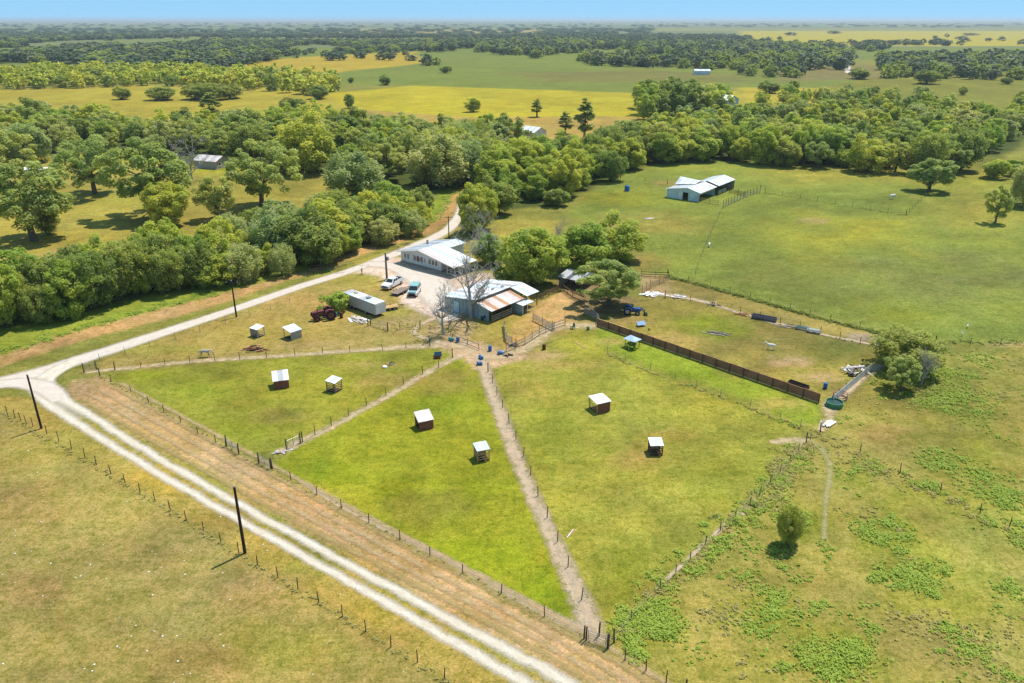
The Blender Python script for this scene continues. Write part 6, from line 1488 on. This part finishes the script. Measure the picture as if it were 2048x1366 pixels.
# ------------------------------------------------------------------ weeds, tufts, stones
def scatter_leaves(name, label, blobs, lm, leaf, seed):
    """blobs: (x, y, rx, ry, height, count) in metres; leaf clumps in low mounds"""
    r = np.random.default_rng(seed); cs, ns, vs = [], [], []
    for (x, y, rx, ry, h, n) in blobs:
        k = max(3, int(n / 14)); a = r.uniform(0, 6.28, k); q = r.uniform(0, 1, k) ** 0.6
        sub = r.normal(0, 0.5, (6, 2)); si = r.integers(0, 6, k); g = r.normal(0, 1, (k, 2)) * r.uniform(0.08, 0.42, 6)[si][:, None] + sub[si]
        mx, my = x + rx * g[:, 0], y + ry * g[:, 1]; mh = h * r.uniform(0.2, 1.0, k) ** 1.4
        pick = r.integers(0, k, n); d = unit(r.normal(size=(n, 3))); d[:, 2] = np.abs(d[:, 2])
        rad = mh[pick] * r.uniform(0.5, 1.0, n)
        c = np.stack([mx[pick] + d[:, 0] * rad * 1.1, my[pick] + d[:, 1] * rad * 1.1, 0.03 + d[:, 2] * rad], 1)
        cs.append(c); ns.append(unit(d * 0.4 + r.normal(size=(n, 3)) * 0.35 + np.array([0, 0, 1.0]))); vs.append(np.clip(r.random(k)[pick] * 0.6 + r.random(n) * 0.4, 0, 1))
    c, nn, vv = np.concatenate(cs), np.concatenate(ns), np.concatenate(vs)
    v, f = leaf_quads(c, nn, leaf, r)
    o = link(name, mesh_np(name, v, f, lm, vv)); return tag(o, label, kind='stuff')

def spots_in(poly_px, n, seed, clump=0.16):
    pw = poly_w(poly_px); lo, hi = pw.min(0), pw.max(0); r = np.random.default_rng(seed); p = np.stack([r.uniform(lo[0], hi[0], n * 4), r.uniform(lo[1], hi[1], n * 4)], 1)
    p = p[sdist(p[:, 0], p[:, 1], pw) > 0.3]; w = fbm(p[:, 0] * clump, p[:, 1] * clump, seed) + 0.5 * fbm(p[:, 0] * 0.7, p[:, 1] * 0.7, seed + 3)
    return p[w + r.normal(0, 0.08, len(p)) > 0.06][:n]
def pxblob(px, py, rpx, h, n, asp=0.8):
    b = P(px, py); m = rpx * mpp(b); return (b.x, b.y, m, m * asp, h, n)
def along(pts_px, step, width, h, n, seed):
    r = random.Random(seed); c = catmull([P(x, y)[:2] for x, y in pts_px], step); out = []
    for (x, y) in c:
        if r.random() < 0.85: out.append((x + r.uniform(-width, width), y + r.uniform(-width, width), width * r.uniform(0.5, 1.2), width * r.uniform(0.5, 1.2), h * r.uniform(0.5, 1.3), n))
    return out
DRY0 = []
GRN = [pxblob(*b) for b in [(1310, 1268, 60, 0.9, 2600), (1270, 1300, 30, 0.7, 800), (1608, 1042, 46, 0.8, 1500), (1560, 1120, 60, 0.4, 900), (1780, 1082, 52, 0.6, 1500), (1770, 1045, 40, 0.5, 700), (1810, 1160, 64, 0.7, 1800), (1840, 1180, 40, 0.6, 800), (1690, 1320, 60, 0.9, 2400), (1640, 1350, 60, 0.6, 1200), (1540, 1236, 56, 0.5, 1400), (1550, 1200, 40, 0.5, 700),
                        (1850, 975, 24, 0.9, 500), (1900, 920, 60, 0.5, 1300), (1950, 960, 70, 0.6, 1700), (2000, 1000, 60, 0.6, 1500), (2040, 1060, 60, 0.6, 1200), (1740, 935, 24, 0.6, 400), (1705, 945, 16, 0.5, 250), (1900, 1270, 50, 0.4, 600), (1960, 1310, 60, 0.5, 900), (2010, 1180, 50, 0.5, 700), (1490, 1150, 30, 0.4, 400), (1660, 1100, 30, 0.3, 300),
                        (1900, 760, 60, 0.7, 1500), (1880, 800, 70, 0.6, 1500), (1950, 790, 60, 0.6, 1000), (1930, 830, 60, 0.5, 900), (1860, 740, 30, 0.8, 700), (1980, 720, 60, 0.6, 800), (1280, 1240, 40, 0.6, 800), (1340, 1240, 40, 0.6, 700), (1410, 1050, 10, 0.5, 160), (1640, 1210, 40, 0.4, 400), (1720, 1250, 40, 0.35, 400)]]
GRN += along([(-60, 715), (60, 690), (130, 665), (220, 640), (300, 618), (380, 598), (430, 588)], 1.1, 1.4, 0.9, 120, 1) + along([(860, 450), (885, 415), (905, 385), (925, 362)], 1.5, 1.4, 0.9, 110, 2)
GRN += along([(1560, 842), (1590, 852)], 0.8, 0.5, 0.7, 60, 3) + along([(1760, 925), (1850, 975), (1950, 1025), (2060, 1085)], 1.5, 0.9, 0.7, 60, 4) + along([(1380, 772), (1480, 808), (1560, 838)], 2.2, 0.3, 0.5, 40, 5)
_r = random.Random(77)
for (x, y) in spots_in([(1640, 880), (2060, 1080), (2060, 1400), (1260, 1400), (1250, 1290), (1500, 1020), (1590, 930)], 150, 31, 0.1).tolist() + spots_in([(1660, 850), (1790, 770), (2050, 720), (2060, 1060)], 70, 32, 0.1).tolist():
    (GRN if _r.random() < 0.6 else DRY0).append((x, y, _r.uniform(0.8, 2.4), _r.uniform(0.8, 2.4), _r.uniform(0.15, 0.42), _r.randint(60, 200)))
GRN += along([(1600, 905), (1560, 955), (1515, 1005), (1440, 1070), (1380, 1130), (1310, 1200), (1255, 1262)], 0.9, 1.5, 0.85, 110, 41)
scatter_leaves('weeds', 'bright green weeds in clumps over the rough grass and roadside', [(x, y, a, b, h * 0.7, int(n * 2.2)) for x, y, a, b, h, n in GRN], L_WEED, 0.15, 5)
DRY = DRY0 + along([(1608, 890), (1580, 930), (1545, 970), (1510, 1005)], 0.7, 1.3, 0.8, 120, 6) + along([(1600, 900), (1570, 945), (1530, 1000)], 0.8, 1.2, 0.7, 110, 7) + along([(1500, 1015), (1440, 1066), (1380, 1126), (1310, 1195), (1250, 1255)], 0.9, 0.7, 0.5, 60, 8)
DRY += along([(1625, 870), (1700, 905), (1780, 945), (1880, 990), (1980, 1040), (2080, 1090)], 0.9, 0.8, 0.6, 70, 9) + along([(1640, 860), (1690, 900), (1740, 950), (1800, 970)], 1.0, 1.6, 0.5, 60, 10)
DRY += along([(1330, 595), (1430, 610), (1520, 640), (1640, 668), (1760, 698)], 1.0, 0.3, 0.4, 26, 11) + along([(1215, 708), (1300, 744), (1400, 780), (1500, 816), (1600, 858)], 0.7, 0.3, 0.5, 34, 12)
DRY += along([(0, 826), (200, 938), (480, 1110), (700, 1246), (890, 1362)], 0.7, 0.3, 0.35, 22, 13) + along([(200, 752), (450, 893), (640, 995), (860, 1112), (1100, 1240), (1180, 1285)], 0.8, 0.25, 0.3, 16, 14)
DRY += [pxblob(1450, 1250 - 20 * k, 50, 0.35, 300) for k in range(3)] + [pxblob(1800 + 60 * k, 1230 + 20 * k, 60, 0.35, 350) for k in range(4)] + [pxblob(820, 655, 40, 0.4, 500), pxblob(850, 676, 30, 0.4, 400), pxblob(890, 660, 20, 0.5, 300)]
scatter_leaves('dry_weeds', 'straw-coloured dry weeds along the fences and paths', [(x, y, a, b, h * 0.7, int(n * 1.8)) for x, y, a, b, h, n in DRY], L_WEED2, 0.14, 6)
HED = along([(1335, 553), (1400, 570), (1500, 597), (1580, 620), (1660, 642), (1780, 672)], 0.26, 0.40, 1.0, 80, 15) + along([(1860, 684), (1920, 684), (1990, 684), (2080, 682)], 0.7, 0.7, 0.8, 50, 16) + along([(1740, 760), (1770, 770), (1840, 780), (1880, 790)], 0.8, 1.0, 0.6, 60, 17)
HED += along([(1530, 386), (1670, 408), (1812, 431)], 0.9, 0.25, 0.5, 20, 18) + along([(1240, 364), (1335, 370)], 1.0, 0.3, 0.5, 20, 19) + [pxblob(1260, 696, 10, 0.9, 260), pxblob(1505, 1008, 12, 0.7, 200), pxblob(1465, 1045, 14, 0.6, 200), pxblob(1425, 1036, 8, 0.5, 120), pxblob(1575, 1095, 20, 0.4, 200)]
scatter_leaves('hedge_weeds', 'dark green weeds grown into a low hedge along the pasture fence', HED, L_OAK, 0.22, 7)

# pale stones and flower heads lying about the dry pasture
ico = [(0, 0, 1), (0.9, 0, 0.35), (0.28, 0.85, 0.35), (-0.72, 0.53, 0.35), (-0.72, -0.53, 0.35), (0.28, -0.85, 0.35), (0, 0, -0.3)]
icf = [(0, 1, 2), (0, 2, 3), (0, 3, 4), (0, 4, 5), (0, 5, 1), (6, 2, 1), (6, 3, 2), (6, 4, 3), (6, 5, 4), (6, 1, 5)]
sp = np.concatenate([spots_in([(0, 840), (200, 945), (880, 1370), (760, 1420), (-20, 1420)], 170, 21, 0.05), spots_in([(100, 812), (470, 1024), (1080, 1390), (900, 1356), (480, 1100)], 120, 22, 0.05)])
mb = MB()
for x, y in sp:
    s_ = rnd.uniform(0.04, 0.11); mb.add([(x + a * s_, y + b * s_, 0.01 + c * s_ * 0.7) for a, b, c in ico], icf)
tag(mb.build('pale_stones', WHITEPL), 'small white stones and flower heads dotted over the dry pasture', kind='stuff')

# ------------------------------------------------------------------ the air
hz = MB().box(-70000, 70000, -2000, 62000, -1.0, H + 12).build('haze', None)
tag(hz, 'thin bluish summer haze over the plain', kind='stuff')
hm = bpy.data.materials.new('haze_air'); hm.use_nodes = True; hn = hm.node_tree
for n_ in list(hn.nodes):
    if n_.type != 'OUTPUT_MATERIAL': hn.nodes.remove(n_)
pv = hn.nodes.new('ShaderNodeVolumePrincipled'); pv.inputs['Color'].default_value = (0.76, 0.90, 1.0, 1); pv.inputs['Density'].default_value = 0.00008; pv.inputs['Anisotropy'].default_value = 0.2
hn.links.new(pv.outputs[0], hn.nodes['Material Output'].inputs['Volume'])
hz.data.materials.append(hm)
